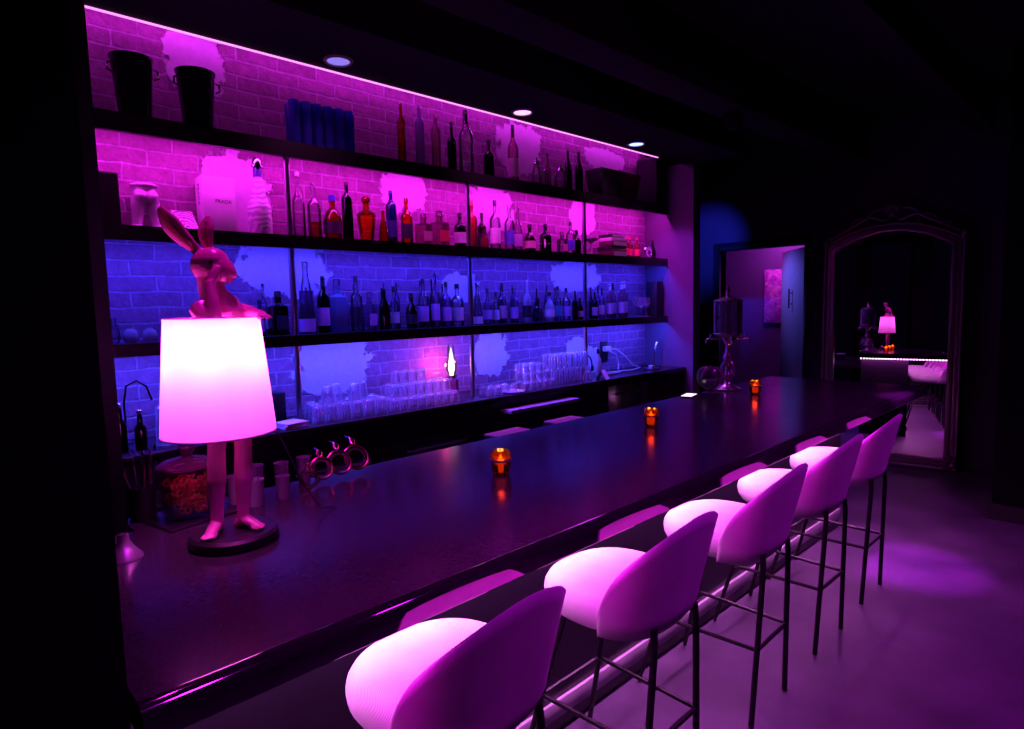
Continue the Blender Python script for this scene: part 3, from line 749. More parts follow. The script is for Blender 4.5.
# ------------------------------------------------------------------ amber candle holders
def candle(x, y, label):
    t = thing('candle_holder', label, 'candle holder', (x, y, ZE + 0.0005), 0.2, 'amber glass candle holders on the bar')
    pr = [(0.0, 0.0), (0.026, 0.0), (0.030, 0.008), (0.036, 0.03), (0.038, 0.055), (0.036, 0.075), (0.033, 0.088), (0.031, 0.088), (0.034, 0.074), (0.0355, 0.055), (0.0335, 0.03), (0.027, 0.010), (0.0, 0.008)]
    MB().lathe(pr, n=10).build('glass_cup', G['votive'], t, sharp=20)
    MB().lathe([(0.0385, 0.050), (0.0398, 0.052), (0.0398, 0.056), (0.0385, 0.058)], n=10).build('band', m_frame, t)
    MB().lathe([(0.0, 0.0105), (0.019, 0.0105), (0.020, 0.012), (0.020, 0.045), (0.0185, 0.048), (0.0, 0.046)], n=16).build('candle', m_candle, t)
    MB().lathe([(0.0, 0.046), (0.004, 0.050), (0.0055, 0.056), (0.003, 0.066), (0.0, 0.074)], n=10).build('flame', m_flame, t)
    point('candle_glow', (x, y, ZE + 0.066), (1.0, 0.36, 0.06), 0.35, 0.012)
candle(-1.641, 1.517, 'small amber glass candle holder nearest the rabbit lamp')
candle(-1.723, 2.614, 'small amber glass candle holder halfway along the bar')
candle(-1.802, 3.935, 'small amber glass candle holder near the far end by the fountain')

# ------------------------------------------------------------------ drinks fountain, snifter, phone, cone
t = thing('drinks_fountain', 'tall silver drinks fountain with glass cylinder and taps on the far bar end', 'drinks fountain', (-2.04, 4.03, ZE + 0.0005), 0.3)
MB().lathe([(0, 0), (0.088, 0), (0.090, 0.008), (0.070, 0.018), (0.040, 0.03), (0.024, 0.045), (0.018, 0.07), (0.026, 0.09), (0.030, 0.105), (0.018, 0.125), (0.014, 0.16), (0.020, 0.19), (0.034, 0.215), (0.030, 0.24), (0.016, 0.262), (0.016, 0.30), (0.030, 0.325), (0.052, 0.345), (0.050, 0.36), (0.085, 0.375), (0.098, 0.385), (0.098, 0.392), (0, 0.392)], n=28).build('stand', m_satin, t)
MB().lathe([(0.092, 0.393), (0.094, 0.40), (0.094, 0.585), (0.090, 0.60), (0.086, 0.60), (0.090, 0.583), (0.090, 0.40)], n=28).build('glass_cylinder', G['smoke'], t)
MB().lathe([(0.02, 0.393), (0.022, 0.42), (0.012, 0.44), (0.012, 0.56), (0.02, 0.598)], n=14).build('ice_column', G['clear'], t)
MB().lathe([(0, 0.601), (0.097, 0.601), (0.097, 0.609), (0.080, 0.617), (0.045, 0.628), (0.016, 0.637), (0.010, 0.65), (0.018, 0.663), (0.010, 0.678), (0.006, 0.70), (0.0, 0.715)], n=28).build('lid', m_satin, t)
for k in range(4):
    an = k * PI / 2 + 0.35; c, s = math.cos(an), math.sin(an)
    tp = MB().tube([(0.045 * c, 0.045 * s, 0.352), (0.09 * c, 0.09 * s, 0.350), (0.13 * c, 0.13 * s, 0.350), (0.145 * c, 0.145 * s, 0.338), (0.146 * c, 0.146 * s, 0.318)], [0.008, 0.008, 0.0085, 0.008, 0.006], 10).build('tap', m_satin, t)
    MB().tube([(0.115 * c, 0.115 * s, 0.352), (0.115 * c, 0.115 * s, 0.378)], 0.004, 8).tube([(0.115 * c - 0.022 * s, 0.115 * s + 0.022 * c, 0.379), (0.115 * c + 0.022 * s, 0.115 * s - 0.022 * c, 0.379)], 0.005, 8).build('tap_lever', m_satin, tp)
orn = MB()
for k in range(4):
    an = k * PI / 2 + 1.1; c, s = math.cos(an), math.sin(an)
    orn.tube([(0.02 * c, 0.02 * s, 0.07), (0.05 * c, 0.05 * s, 0.10), (0.055 * c, 0.055 * s, 0.15), (0.03 * c, 0.03 * s, 0.19), (0.018 * c, 0.018 * s, 0.175)], [0.006, 0.008, 0.007, 0.006, 0.004], 8)
orn.build('scroll_ornament', m_satin, t)
t = thing('glass_globe', 'round smoky glass globe standing left of the drinks fountain', 'glass globe', (-2.05, 3.80, ZE + 0.0005))
MB().lathe([(0, 0), (0.045, 0), (0.047, 0.005), (0.018, 0.012), (0.012, 0.02), (0.03, 0.028), (0.062, 0.05), (0.083, 0.09), (0.085, 0.115), (0.074, 0.15), (0.050, 0.175), (0.047, 0.177), (0.070, 0.148), (0.081, 0.115), (0.079, 0.09), (0.059, 0.054), (0.0, 0.032)], n=28).build('globe', G['smoke'], t)
MB().lathe([(0, 0.036), (0.057, 0.056), (0.075, 0.09), (0.0, 0.0905)], n=24).build('drink', LIQ['clear_violet'][1], t)
t = thing('phone', 'small phone with glowing white screen lying on the bar edge beside the glass globe', 'phone', (-2.085, 3.60, ZE + 0.0005), 0.25)
MB().box(-0.038, 0.038, -0.075, 0.075, 0, 0.008).build('case', m_black, t, bevel=0.003)
MB().box(-0.034, 0.034, -0.069, 0.069, 0.0081, 0.0088).build('screen', emis('phone_screen', (1.0, 0.75, 1.0), 1.6), t)
tag(MB().lathe([(0.0, 0.0), (0.042, 0.0), (0.041, 0.005), (0.024, 0.026), (0.013, 0.045), (0.012, 0.062), (0.010, 0.063), (0.0105, 0.045), (0.020, 0.026), (0.0, 0.004)], n=28).build('metal_cone', pbr('satin_metal', (0.7, 0.66, 0.72), 0.38, 0.85), loc=(-1.783, 0.350, ZE + 0.0005)), 'flared shiny metal cone standing on the bar beside the dark pillar', 'metal cone')

# ------------------------------------------------------------------ snack jar, cups, strainers and tools on the bar
tag(MB().box(-0.10, 0.10, -0.11, 0.11, 0, 0.006).build('serving_tray', m_dsteel, loc=(-2.01, 0.575, ZE + 0.0005), rotz=0.2, bevel=0.002), 'flat dark tray under the snack jar', 'tray')
t = thing('snack_jar', 'clear glass jar of orange snacks with glass lid behind the rabbit lamp', 'jar', (-2.01, 0.575, ZE + 0.007))
MB().lathe([(0, 0), (0.068, 0), (0.074, 0.006), (0.076, 0.02), (0.076, 0.12), (0.070, 0.138), (0.072, 0.146), (0.068, 0.146), (0.066, 0.138), (0.072, 0.118), (0.072, 0.02), (0, 0.006)], n=32).build('glass_body', G['jar'], t)
MB().lathe([(0, 0.147), (0.082, 0.147), (0.084, 0.153), (0.070, 0.163), (0.040, 0.172), (0.014, 0.177), (0.012, 0.185), (0.024, 0.195), (0.025, 0.204), (0.015, 0.213), (0, 0.214)], n=32).build('lid', G['rose'], t)
sn = MB(); rnd = random.Random(3)
for i in range(95):
    an = rnd.uniform(0, 2 * PI); rr = 0.060 * math.sqrt(rnd.random()); z = rnd.uniform(0.018, 0.112)
    c = Vector((rr * math.cos(an), rr * math.sin(an), z)); mt = Matrix.Rotation(rnd.uniform(0, PI), 3, 'X') @ Matrix.Rotation(rnd.uniform(0, PI), 3, 'Y')
    sn.tube([c + mt @ Vector((0.011 * math.cos(q), 0.008 * math.sin(q), 0.003 * math.sin(2 * q))) for q in [2 * PI * j / 8 for j in range(8)]], 0.0035, 5, closed=True)
so_ = sn.build('snack_pieces', m_snack, t); so_['kind'] = 'stuff'
def steel_cup(x, y, h, r, label):
    o = MB().lathe([(0, 0), (r * 0.78, 0), (r * 0.8, 0.004), (r * 0.9, h * 0.5), (r, h - 0.003), (r * 1.03, h), (r * 0.96, h), (r * 0.86, h * 0.5), (r * 0.74, 0.006), (0, 0.006)], n=24).build('steel_cup', m_cup, loc=(x, y, ZE + 0.0005))
    return tag(o, label, 'cup', 'steel bar cups behind the rabbit lamp')
steel_cup(-2.075, 0.80, 0.10, 0.026, 'steel cup in the back row nearest the lampshade')
steel_cup(-2.065, 0.885, 0.095, 0.024, 'steel cup in the back row, second right of the lampshade')
steel_cup(-1.956, 0.750, 0.085, 0.028, 'wide steel cup in the front row right of the lamp legs')
steel_cup(-1.965, 0.845, 0.075, 0.022, 'small steel cup in the front row, rightmost of the front pair')
steel_cup(-2.03, 0.715, 0.090, 0.024, 'steel cup standing just behind the lamp leg')
steel_cup(-2.085, 0.975, 0.095, 0.024, 'steel cup in the back row beside the coiled strainers')
m_mesh = pbr('perforated_dark', (0.10, 0.05, 0.06), 0.5, 0.6, var=0.6, scale=160)
def strainer(x, y, rz, s, tilt, label):
    t = thing('cocktail_strainer', label, 'strainer', (x, y, ZE + 0.0005), rz, 'coiled cocktail strainers standing along the inner bar edge')
    M2 = Matrix.Translation((0, 0, 0.058 * s)) @ Matrix.Rotation(tilt, 4, 'Y')
    ring = [M2 @ Vector((0, 0.046 * s * math.cos(2 * PI * i / 28), 0.046 * s * math.sin(2 * PI * i / 28))) for i in range(28)]
    MB().tube(ring, 0.0052 * s, 8, closed=True).build('coil_ring', m_copper, t)
    MB().lathe([(0.030 * s, -0.001), (0.036 * s, -0.001), (0.036 * s, 0.001), (0.030 * s, 0.001), (0.0300 * s, -0.00099)], n=24, m=M2.to_3x3() @ Matrix.Rotation(PI / 2, 3, 'Y'), c=(0, 0, 0.058 * s), caps=False).build('mesh_disc', m_mesh, t)
    MB().tube([M2 @ Vector((0, 0, 0.048 * s)), M2 @ Vector((-0.012, 0, 0.085 * s)), M2 @ Vector((-0.04, 0, 0.10 * s))], 0.004, 8).build('handle', m_steel, t)
    lp = [M2 @ Vector((0.004, 0.010 * math.cos(2 * PI * i / 14), 0.062 * s + 0.012 * math.sin(2 * PI * i / 14))) for i in range(14)]
    MB().tube(lp, 0.0022, 6, closed=True).build('hanging_loop', m_copper, t)
strainer(-1.985, 0.945, -0.75, 0.70, 0.10, 'coiled cocktail strainer facing the camera, leftmost of the row')
strainer(-2.05, 1.025, -0.15, 0.85, -0.45, 'coiled cocktail strainer second of the row, tilted')
strainer(-2.06, 1.10, -0.1, 0.95, -0.5, 'coiled cocktail strainer third of the row, tilted')
strainer(-2.07, 1.175, -0.1, 1.0, -0.55, 'coiled cocktail strainer farthest of the row')
t = thing('tool_holder', 'dark holder of thin bar spoons and straws behind the snack jar', 'tool holder', (-2.085, 0.468, ZE + 0.0005))
MB().lathe([(0, 0), (0.035, 0), (0.038, 0.10), (0.036, 0.10), (0.033, 0.004), (0, 0.004)], n=20).build('cup', m_black, t)
rnd = random.Random(9)
for k in range(9):
    an = k * 0.7; q = rnd.uniform(0.03, 0.06)
    o = MB().tube([(0.018 * math.cos(an), 0.018 * math.sin(an), 0.008), (q * math.cos(an), q * math.sin(an), rnd.uniform(0.16, 0.22))], 0.0028, 6)
    if k % 3 == 0: o.ball((q * math.cos(an), q * math.sin(an), 0.205), 0.008, 0.004, 0.012, 8)
    o.build('bar_spoon' if k % 3 == 0 else 'straw', m_steel if k % 2 else m_chrome, t)
for (y0, y1, lb) in ((2.16, 2.42, 'shiny metal drip tray on the inner bar side beyond the first candle'), (2.63, 2.88, 'shiny metal drip tray on the inner bar side near the middle candle')):
    t = thing('drip_tray', lb, 'tray', (-2.40, (y0 + y1) / 2, 0.9005), 0, 'metal drip trays behind the bar')
    hl = (y1 - y0) / 2
    MB().box(-0.07, 0.05, -hl, hl, 0, 0.098).build('tray', m_dsteel, t, bevel=0.004)
    MB().box(-0.068, 0.048, -hl + 0.004, hl - 0.004, 0.0985, 0.103).build('grid', m_white, t)

# ------------------------------------------------------------------ bottles
def bottle_profile(kind):
    P = {
     'wine': [(0.9, 0), (1, .02), (1, .58), (.92, .64), (.62, .70), (.38, .76), (.33, .82), (.31, .93), (.36, .935), (.36, .955), (.31, .96)],
     'spirit': [(0.9, 0), (1, .02), (1, .58), (.96, .62), (.80, .66), (.45, .71), (.32, .75), (.30, .86), (.36, .865), (.36, .885)],
     'slim': [(0.9, 0), (1, .02), (.95, .50), (.80, .60), (.48, .67), (.30, .73), (.25, .92), (.32, .925), (.32, .94)],
     'round': [(0.75, 0), (.88, .02), (1, .22), (1, .42), (.90, .54), (.62, .64), (.36, .70), (.30, .75), (.30, .84), (.38, .845), (.38, .865)],
     'straight': [(0.92, 0), (1, .02), (1, .70), (.92, .74), (.50, .79), (.36, .83), (.36, .94)],
     'decanter': [(0.62, 0), (.68, .02), (.88, .35), (1.0, .58), (.96, .62), (.55, .67), (.30, .72), (.28, .80), (.40, .81), (.40, .83)],
     'cone': [(0.95, 0), (1, .02), (1, .22), (.82, .42), (.52, .66), (.32, .80), (.28, .92), (.34, .925), (.34, .94)],
     'square': [(0.92, 0), (1, .02), (1, .62), (.95, .66), (.50, .70), (.36, .72), (.34, .84), (.42, .845), (.42, .86)],
     'squat': [(0.8, 0), (.95, .02), (1, .25), (.95, .45), (.60, .60), (.36, .68), (.32, .80), (.40, .805), (.40, .82)],
    }
    return P[kind]
def bottle(row, Y, h, r, kind, gl, cap, lab, text, dx=0.0):
    liq = None
    if gl in LIQ: liq = LIQ[gl]; gl = liq[0]
    ex = 6.0 if kind == 'square' else 2.0
    n = 20 if kind == 'square' else 16
    P = bottle_profile(kind)
    mb = MB().lathe([(0, 0)] + [(a_ * r, b_ * h) for a_, b_ in P] + [(0, P[-1][1] * h)], n=n, ex=ex)
    o = mb.build('bottle', G[gl], loc=(-3.445 + dx, Y, SZ[row] + 0.0008), rotz=0.0)
    tag(o, text, 'bottle', 'bottles on the ' + {1: 'top shelf', 2: 'magenta-lit shelf', 3: 'blue-lit shelf'}[row])
    zt_ = P[-1][1] * h; rc = P[-1][0] * r
    if cap == 'pour':
        MB().lathe([(rc * 0.9, zt_ + 0.0004), (rc, zt_ + 0.012), (rc * 0.3, zt_ + 0.02)], n=10).tube([(0, 0, zt_ + 0.018), (0, 0, zt_ + 0.03), (0.006, -0.004, h)], 0.0035, 6).build('pourer', m_cork, o)
    elif kind == 'decanter':
        MB().ball((0, 0, (zt_ + h) / 2), rc * 1.25, rc * 1.25, (h - zt_) / 2 - 0.0005, 12).build('stopper', CAPS[cap], o)
    else:
        MB().lathe([(rc * 1.02, zt_ + 0.0004), (rc * 1.02, h - 0.004), (rc * 0.8, h), (0, h)], n=12).build('cap', CAPS[cap], o)
    if kind == 'wine':
        zn = 0.80 * h
        nk = MB().lathe([(0.345 * r, zn), (0.335 * r, 0.93 * h)], n=12); nk.f = [q for q in nk.f if len(q) == 4]
        nk.build('neck_foil', CAPS[cap] if cap in ('pale', 'dark', 'red') else m_steel, o)
    if lab:
        if lab == 'diamond':
            c = math.radians(-52); w_ = r * 0.8
            pts = []
            for (u, z) in ((0, 0.48), (w_, 0.32), (0, 0.16), (-w_, 0.32)):
                an = c + u / r; pts.append((1.03 * r * math.cos(an), 1.03 * r * math.sin(an), z * h))
            mid_ = (1.06 * r * math.cos(c), 1.06 * r * math.sin(c), 0.32 * h)
            l = MB(); l.add(pts + [mid_], [(0, 1, 4), (1, 2, 4), (2, 3, 4), (3, 0, 4)]); l.build('label', LABS['diamond'], o)
        else:
            if kind == 'cone': za, zb_, f0, f1 = 0.03, 0.21, 1.02, 1.02
            elif kind in ('round', 'squat'): za, zb_, f0, f1 = 0.14, 0.40, 1.03, 1.03
            elif kind == 'slim': za, zb_, f0, f1 = 0.12, 0.40, 1.02, 0.995
            else: za, zb_, f0, f1 = 0.13, 0.44, 1.02, 1.02
            if kind == 'square':
                q = 1.02 * r; l = MB().box(q, q + 0.0015, -0.72 * r, 0.72 * r, za * h, zb_ * h); l.build('label', LABS[lab], o)
            else:
                l = MB().lathe([(f0 * r, za * h), (f1 * r, zb_ * h)], n=12, a0=math.radians(-130), a1=math.radians(30))
                l.build('label', LABS[lab], o)
    if liq:
        lv = liq[2]; pr = [(0, 0.012)] + [(a_ * r * 0.93, max(0.012, b_ * h)) for a_, b_ in P if b_ < lv]
        ra = pr[-1][0]; pr += [(ra, lv * h), (0, lv * h)]
        MB().lathe(pr, n=n, ex=ex).build('liquid', liq[1], o)
    return o
BOTTLES = [
    (2, 1.664, 0.371, 0.0371, 'slim', 'clear', 'pale', None, 'tall clear bottle with a long thin neck, on the magenta shelf'),
    (2, 1.756, 0.32, 0.0378, 'spirit', 'clear_amber', 'clear', None, 'clear bottle holding a little amber liquid, on the magenta shelf'),
    (2, 1.87, 0.264, 0.0534, 'round', 'amber', 'blue', 'dark', 'round-shouldered amber bottle with dark label and blue cap, on the magenta shelf'),
    (2, 1.966, 0.351, 0.0332, 'straight', 'dark', 'dark', None, 'tall black straight-sided bottle, on the magenta shelf'),
    (2, 2.1, 0.282, 0.0588, 'decanter', 'orange', 'amber', None, 'wide orange whiskey decanter with stopper, on the magenta shelf'),
    (2, 2.215, 0.202, 0.0316, 'cone', 'amber', 'amber', None, 'small amber wedge-shaped bottle, on the magenta shelf'),
    (2, 2.301, 0.34, 0.0353, 'straight', 'navy', 'navy', 'navy', 'dark blue straight bottle standing before the plaster patch, on the magenta shelf'),
    (2, 2.406, 0.301, 0.0392, 'spirit', 'orange', 'amber', 'dark', 'amber bottle with round dark label, on the magenta shelf'),
    (2, 2.526, 0.209, 0.0466, 'square', 'rose', 'clear', 'rose', 'short square rose-coloured bottle, on the magenta shelf'),
    (2, 2.668, 0.24, 0.0546, 'square', 'rose', 'clear', 'red', 'wide square bottle with reddish label, on the magenta shelf'),
    (2, 2.84, 0.241, 0.0421, 'spirit', 'dark', 'dark', 'pale', 'small black bottle with pale-edged label, on the magenta shelf'),
    (2, 2.979, 0.351, 0.0358, 'spirit', 'red', 'red', None, 'tall rose-red bottle beside the middle post, on the magenta shelf'),
    (2, 3.041, 0.138, 0.0289, 'squat', 'red', 'dark', None, 'tiny red bottle, on the magenta shelf'),
    (2, 3.099, 0.27, 0.0328, 'spirit', 'brown', 'dark', 'dark', 'dark brown bottle behind a tiny red one, on the magenta shelf'),
    (2, 3.188, 0.364, 0.0407, 'spirit', 'clear', 'dark', 'pale', 'clear bottle with pale label and dark stopper, on the magenta shelf'),
    (2, 3.333, 0.342, 0.0378, 'spirit', 'clear', 'clear', 'blue', 'clear bottle with blue label at its foot, on the magenta shelf'),
    (2, 3.445, 0.337, 0.0346, 'slim', 'clear', 'clear', 'violet', 'slender clear bottle with violet label, on the magenta shelf'),
    (2, 3.567, 0.218, 0.0469, 'round', 'brown', 'dark', 'rose', 'squat brown bottle with rose label, on the magenta shelf'),
    (2, 3.745, 0.231, 0.0481, 'spirit', 'dark', 'dark', 'diamond', 'dark bottle with a pale diamond label, on the magenta shelf'),
    (2, 3.915, 0.179, 0.0369, 'square', 'clear', 'clear', 'rose', 'short clear square bottle, on the magenta shelf'),
    (2, 4.028, 0.268, 0.0375, 'spirit', 'clear', 'dark', 'blue', 'clear bottle with pale blue label, on the magenta shelf'),
    (2, 4.138, 0.21, 0.038, 'spirit', 'dark', 'dark', None, 'black bottle nearest the right post, on the magenta shelf'),
    (2, 4.818, 0.2, 0.0276, 'spirit', 'red', 'red', 'red', 'small red bottle, left one of three, on the magenta shelf'),
    (2, 4.905, 0.196, 0.0279, 'spirit', 'red', 'red', 'red', 'small red bottle, middle one of three, on the magenta shelf'),
    (2, 4.993, 0.192, 0.0282, 'spirit', 'red', 'red', 'red', 'small red bottle, right one of three, on the magenta shelf'),
    (2, 5.279, 0.189, 0.034, 'squat', 'brown', 'dark', None, 'small dark bottle beside the round gadget, on the magenta shelf'),
    (2, 5.42, 0.226, 0.0296, 'slim', 'dark', 'dark', None, 'thin dark bottle at the shelf end, on the magenta shelf'),
    (3, 1.401, 0.199, 0.0275, 'spirit', 'violetl', 'dark', 'violet', 'violet bottle half behind the lampshade, on the blue shelf'),
    (3, 1.468, 0.291, 0.0251, 'slim', 'clear', 'dark', 'pale', 'slim clear bottle with dark pourer, on the blue shelf'),
    (3, 1.511, 0.247, 0.0506, 'square', 'brown', 'dark', 'dark', 'broad dark brown square bottle, on the blue shelf'),
    (3, 1.675, 0.413, 0.0522, 'cone', 'clear_violet', 'clear', 'violet', 'tall conical clear bottle with violet label, on the blue shelf'),
    (3, 1.782, 0.335, 0.0385, 'wine', 'dark', 'dark', 'violet', 'dark wine-shaped bottle with silver foil shoulder, on the blue shelf'),
    (3, 1.883, 0.318, 0.0513, 'square', 'frost', 'clear', None, 'frosted pale blue square bottle, on the blue shelf'),
    (3, 1.998, 0.338, 0.037, 'spirit', 'clear', 'dark', 'dark', 'clear bottle with dark neck ornament, on the blue shelf'),
    (3, 2.101, 0.24, 0.0376, 'square', 'violetl', 'clear', 'violet', 'short square violet bottle, on the blue shelf'),
    (3, 2.203, 0.297, 0.0383, 'squat', 'brown', 'pour', None, 'squat dark bottle with a long pourer, on the blue shelf'),
    (3, 2.29, 0.278, 0.0357, 'round', 'clear', 'dark', 'pale', 'round clear bottle with a shiny stopper, on the blue shelf'),
    (3, 2.404, 0.233, 0.0397, 'round', 'brown', 'dark', 'dark', 'round dark reddish bottle, on the blue shelf'),
    (3, 2.509, 0.326, 0.037, 'spirit', 'clear_red', 'dark', 'violet', 'clear bottle half full of red liquid, on the blue shelf'),
    (3, 2.602, 0.361, 0.0307, 'wine', 'violetl', 'pour', 'violet', 'tall violet bottle with pourer, on the blue shelf'),
    (3, 2.697, 0.308, 0.0347, 'spirit', 'violetl', 'dark', 'violet', 'violet bottle before the plaster patch, on the blue shelf'),
    (3, 2.813, 0.295, 0.0459, 'spirit', 'clear', 'dark', 'pale', 'clear wide bottle beside the middle post, on the blue shelf'),
    (3, 3.001, 0.289, 0.0364, 'cone', 'clear', 'dark', 'pale', 'clear conical bottle with pale label, on the blue shelf'),
    (3, 3.104, 0.267, 0.0332, 'round', 'violetl', 'dark', 'violet', 'rounded violet bottle, on the blue shelf'),
    (3, 3.19, 0.238, 0.0262, 'spirit', 'clear', 'dark', 'pale', 'small clear bottle with pale label, on the blue shelf'),
    (3, 3.257, 0.305, 0.034, 'wine', 'violetl', 'dark', 'rose', 'tall bottle with rose-brown label and shiny shoulder, on the blue shelf'),
    (3, 3.379, 0.276, 0.0308, 'spirit', 'violetl', 'clear', 'violet', 'narrow violet bottle, on the blue shelf'),
    (3, 3.505, 0.33, 0.0352, 'slim', 'white', 'pale', 'dark', 'tall white bottle with a small dark mark, on the blue shelf'),
    (3, 3.648, 0.19, 0.0439, 'squat', 'clear', 'dark', 'dark', 'squat clear bottle with a dark label, on the blue shelf'),
    (3, 3.761, 0.237, 0.0406, 'round', 'white', 'dark', 'pale', 'rounded pale white bottle, on the blue shelf'),
    (3, 3.877, 0.285, 0.0288, 'spirit', 'clear', 'dark', 'teal', 'clear bottle with teal label, on the blue shelf'),
    (3, 3.984, 0.269, 0.0334, 'spirit', 'clear', 'dark', 'violet', 'clear bottle with violet label, on the blue shelf'),
    (3, 4.074, 0.245, 0.0254, 'wine', 'dark', 'dark', None, 'thin dark bottle, on the blue shelf'),
    (3, 4.153, 0.185, 0.0342, 'squat', 'brown', 'dark', 'rose', 'squat brown bottle nearest the right post, on the blue shelf'),
    (3, 4.366, 0.235, 0.0263, 'wine', 'dark', 'dark', 'rose', 'dark-capped bottle with rose label, on the blue shelf'),
    (3, 4.459, 0.27, 0.0267, 'wine', 'violetl', 'dark', 'rose', 'violet dark-capped bottle with rose label, on the blue shelf'),
    (3, 4.561, 0.306, 0.0315, 'wine', 'pinkl', 'pale', 'pink', 'pink-labelled bottle, first of four in a row, on the blue shelf'),
    (3, 4.643, 0.316, 0.0318, 'wine', 'pinkl', 'dark', 'pink', 'pink-labelled bottle, second of four in a row, on the blue shelf'),
    (3, 4.727, 0.325, 0.0321, 'wine', 'pinkl', 'pale', 'pink', 'pink-labelled bottle, third of four in a row, on the blue shelf'),
    (3, 4.82, 0.335, 0.0325, 'wine', 'pinkl', 'pale', 'pink', 'pink-labelled bottle, last of four in a row, on the blue shelf'),
    (1, 2.383, 0.385, 0.0257, 'straight', 'amber', 'amber', None, 'tall amber bottle leftmost before the dark bricks, on the top shelf'),
    (1, 2.524, 0.407, 0.0296, 'straight', 'lav', 'lav', None, 'tall frosted lavender bottle, on the top shelf'),
    (1, 2.681, 0.386, 0.0304, 'straight', 'rose', 'rose', None, 'tall dusky rose bottle, on the top shelf'),
    (1, 2.793, 0.348, 0.031, 'spirit', 'dark', 'dark', None, 'dark bottle between rose and large clear ones, on the top shelf'),
    (1, 2.937, 0.462, 0.0528, 'wine', 'clear', 'dark', None, 'largest clear bottle with dark top and bright edge, on the top shelf'),
    (1, 3.142, 0.285, 0.04, 'spirit', 'dark', 'dark', None, 'short black bottle before bright plaster, on the top shelf'),
    (1, 3.412, 0.445, 0.0416, 'wine', 'pinkl', 'dark', 'pink', 'tall pink bottle with pale label, on the top shelf'),
    (1, 3.794, 0.29, 0.028, 'slim', 'rose', 'dark', None, 'thin rose bottle before dark bricks, on the top shelf'),
    (1, 4.039, 0.35, 0.0331, 'wine', 'dark', 'dark', None, 'black wine bottle right of the round jar, on the top shelf'),
    (1, 4.142, 0.349, 0.0335, 'wine', 'dark', 'dark', None, 'black wine bottle beside the dark basket, on the top shelf'),
]
rb_ = random.Random(5)
prevY = {}
for i, (row, Y, h, r, kind, gl, cap, lab, text) in enumerate(BOTTLES):
    dx = rb_.uniform(-0.02, 0.02)
    if row in prevY:
        pY, pr_, pdx = prevY[row]
        if Y - pY < r + pr_ + 0.004: dx = 0.045 if pdx < 0 else -0.045
        if Y - pY < 0.058 and Y - pY < r + pr_: Y = pY + max(Y - pY, 0.05)
    dx = max(-0.108 + r, min(0.110 - r, dx))
    prevY[row] = (Y, r, dx)
    if text.startswith('slim clear bottle with dark pourer'): dx = -0.085
    if text.startswith('broad dark brown'): dx = -0.01; r = 0.044
    bottle(row, Y, h, r, kind, gl, cap, lab, text, dx)
# dim second rank of bottles behind the blue shelf's front rank
for k, (y, s) in enumerate(((1.725, .27), (2.045, .29), (2.245, .27), (2.36, .30), (2.555, .32), (2.65, .33), (2.745, .30), (3.06, .31), (3.31, .28), (3.435, .29), (3.58, .26), (3.71, .27), (3.83, .30), (3.935, .28), (4.41, .28), (4.51, .29))):
    bottle(3, y, s, 0.021, ('wine', 'spirit', 'slim')[k % 3], ('violetl', 'clear', 'dark')[k % 3], 'dark', None, 'thin bottle in the second rank behind the front bottles of the blue shelf', -0.085)

# ------------------------------------------------------------------ other things on the shelves
X0 = -3.43
def on(row): return SZ[row] + 0.0008
def boxy(name, row, y, x, sx, sy, h, mat, label, cat, rz=0, bevel=0.004, group=None):
    return tag(MB().box(-sx / 2, sx / 2, -sy / 2, sy / 2, 0, h).build(name, mat, loc=(x, y, on(row)), rotz=rz, bevel=bevel), label, cat, group)
# magenta shelf, left end
t = thing('loudspeaker', 'small black loudspeaker at the left end of the magenta shelf', 'loudspeaker', (X0, 0.70, on(2)))
MB().box(-0.075, 0.075, -0.06, 0.06, 0, 0.24).build('cabinet', m_black, t, bevel=0.006)
MB().box(0.0755, 0.082, -0.052, 0.052, 0.01, 0.23).build('grille', m_rubber, t)
tor = MB()
for s in (-1, 1):
    tor.tube([(0, s * 0.045, 0.0), (0, s * 0.038, 0.06), (0.004, s * 0.031, 0.11), (0.0, s * 0.027, 0.145)], [0.024, 0.027, 0.034, 0.036], 14)
    tor.ball((0.022, s * 0.026, 0.155), 0.034, 0.030, 0.034)
tor.tube([(-0.005, 0, 0.15), (-0.006, 0, 0.185), (0.0, 0, 0.205)], [0.050, 0.048, 0.052], 18)
tor.ball((0, 0, 0.208), 0.058, 0.066, 0.016)
tor.box(-0.045, 0.045, -0.075, 0.075, 0, 0.010)
to = tor.build('torso_vase', m_ceramic, loc=(X0 - 0.045, 0.892, on(2) + 0.004), sharp=180)
rm = to.modifiers.new('remesh', 'REMESH'); rm.mode = 'VOXEL'; rm.voxel_size = 0.005
sm = to.modifiers.new('smooth', 'SMOOTH'); sm.iterations = 5
tag(to, 'white sculpted torso figurine with legs and flat top on the magenta shelf', 'figurine')
t = thing('picture_book', 'open patterned white booklet leaning low behind the rabbit ears on the magenta shelf', 'book', (X0 - 0.03, 1.062, on(2) + 0.0105), 0.0)
Mb = Matrix.Rotation(math.radians(-42), 4, 'Y')
MB().box(-0.004, 0.0, -0.050, 0.050, 0.0, 0.135, Matrix.Translation((0.05, 0, 0.001)) @ Mb).build('page', m_print, t)
MB().box(-0.010, -0.0045, -0.052, 0.052, 0.0, 0.138, Matrix.Translation((0.05, 0, 0.001)) @ Mb).build('cover', m_white, t)
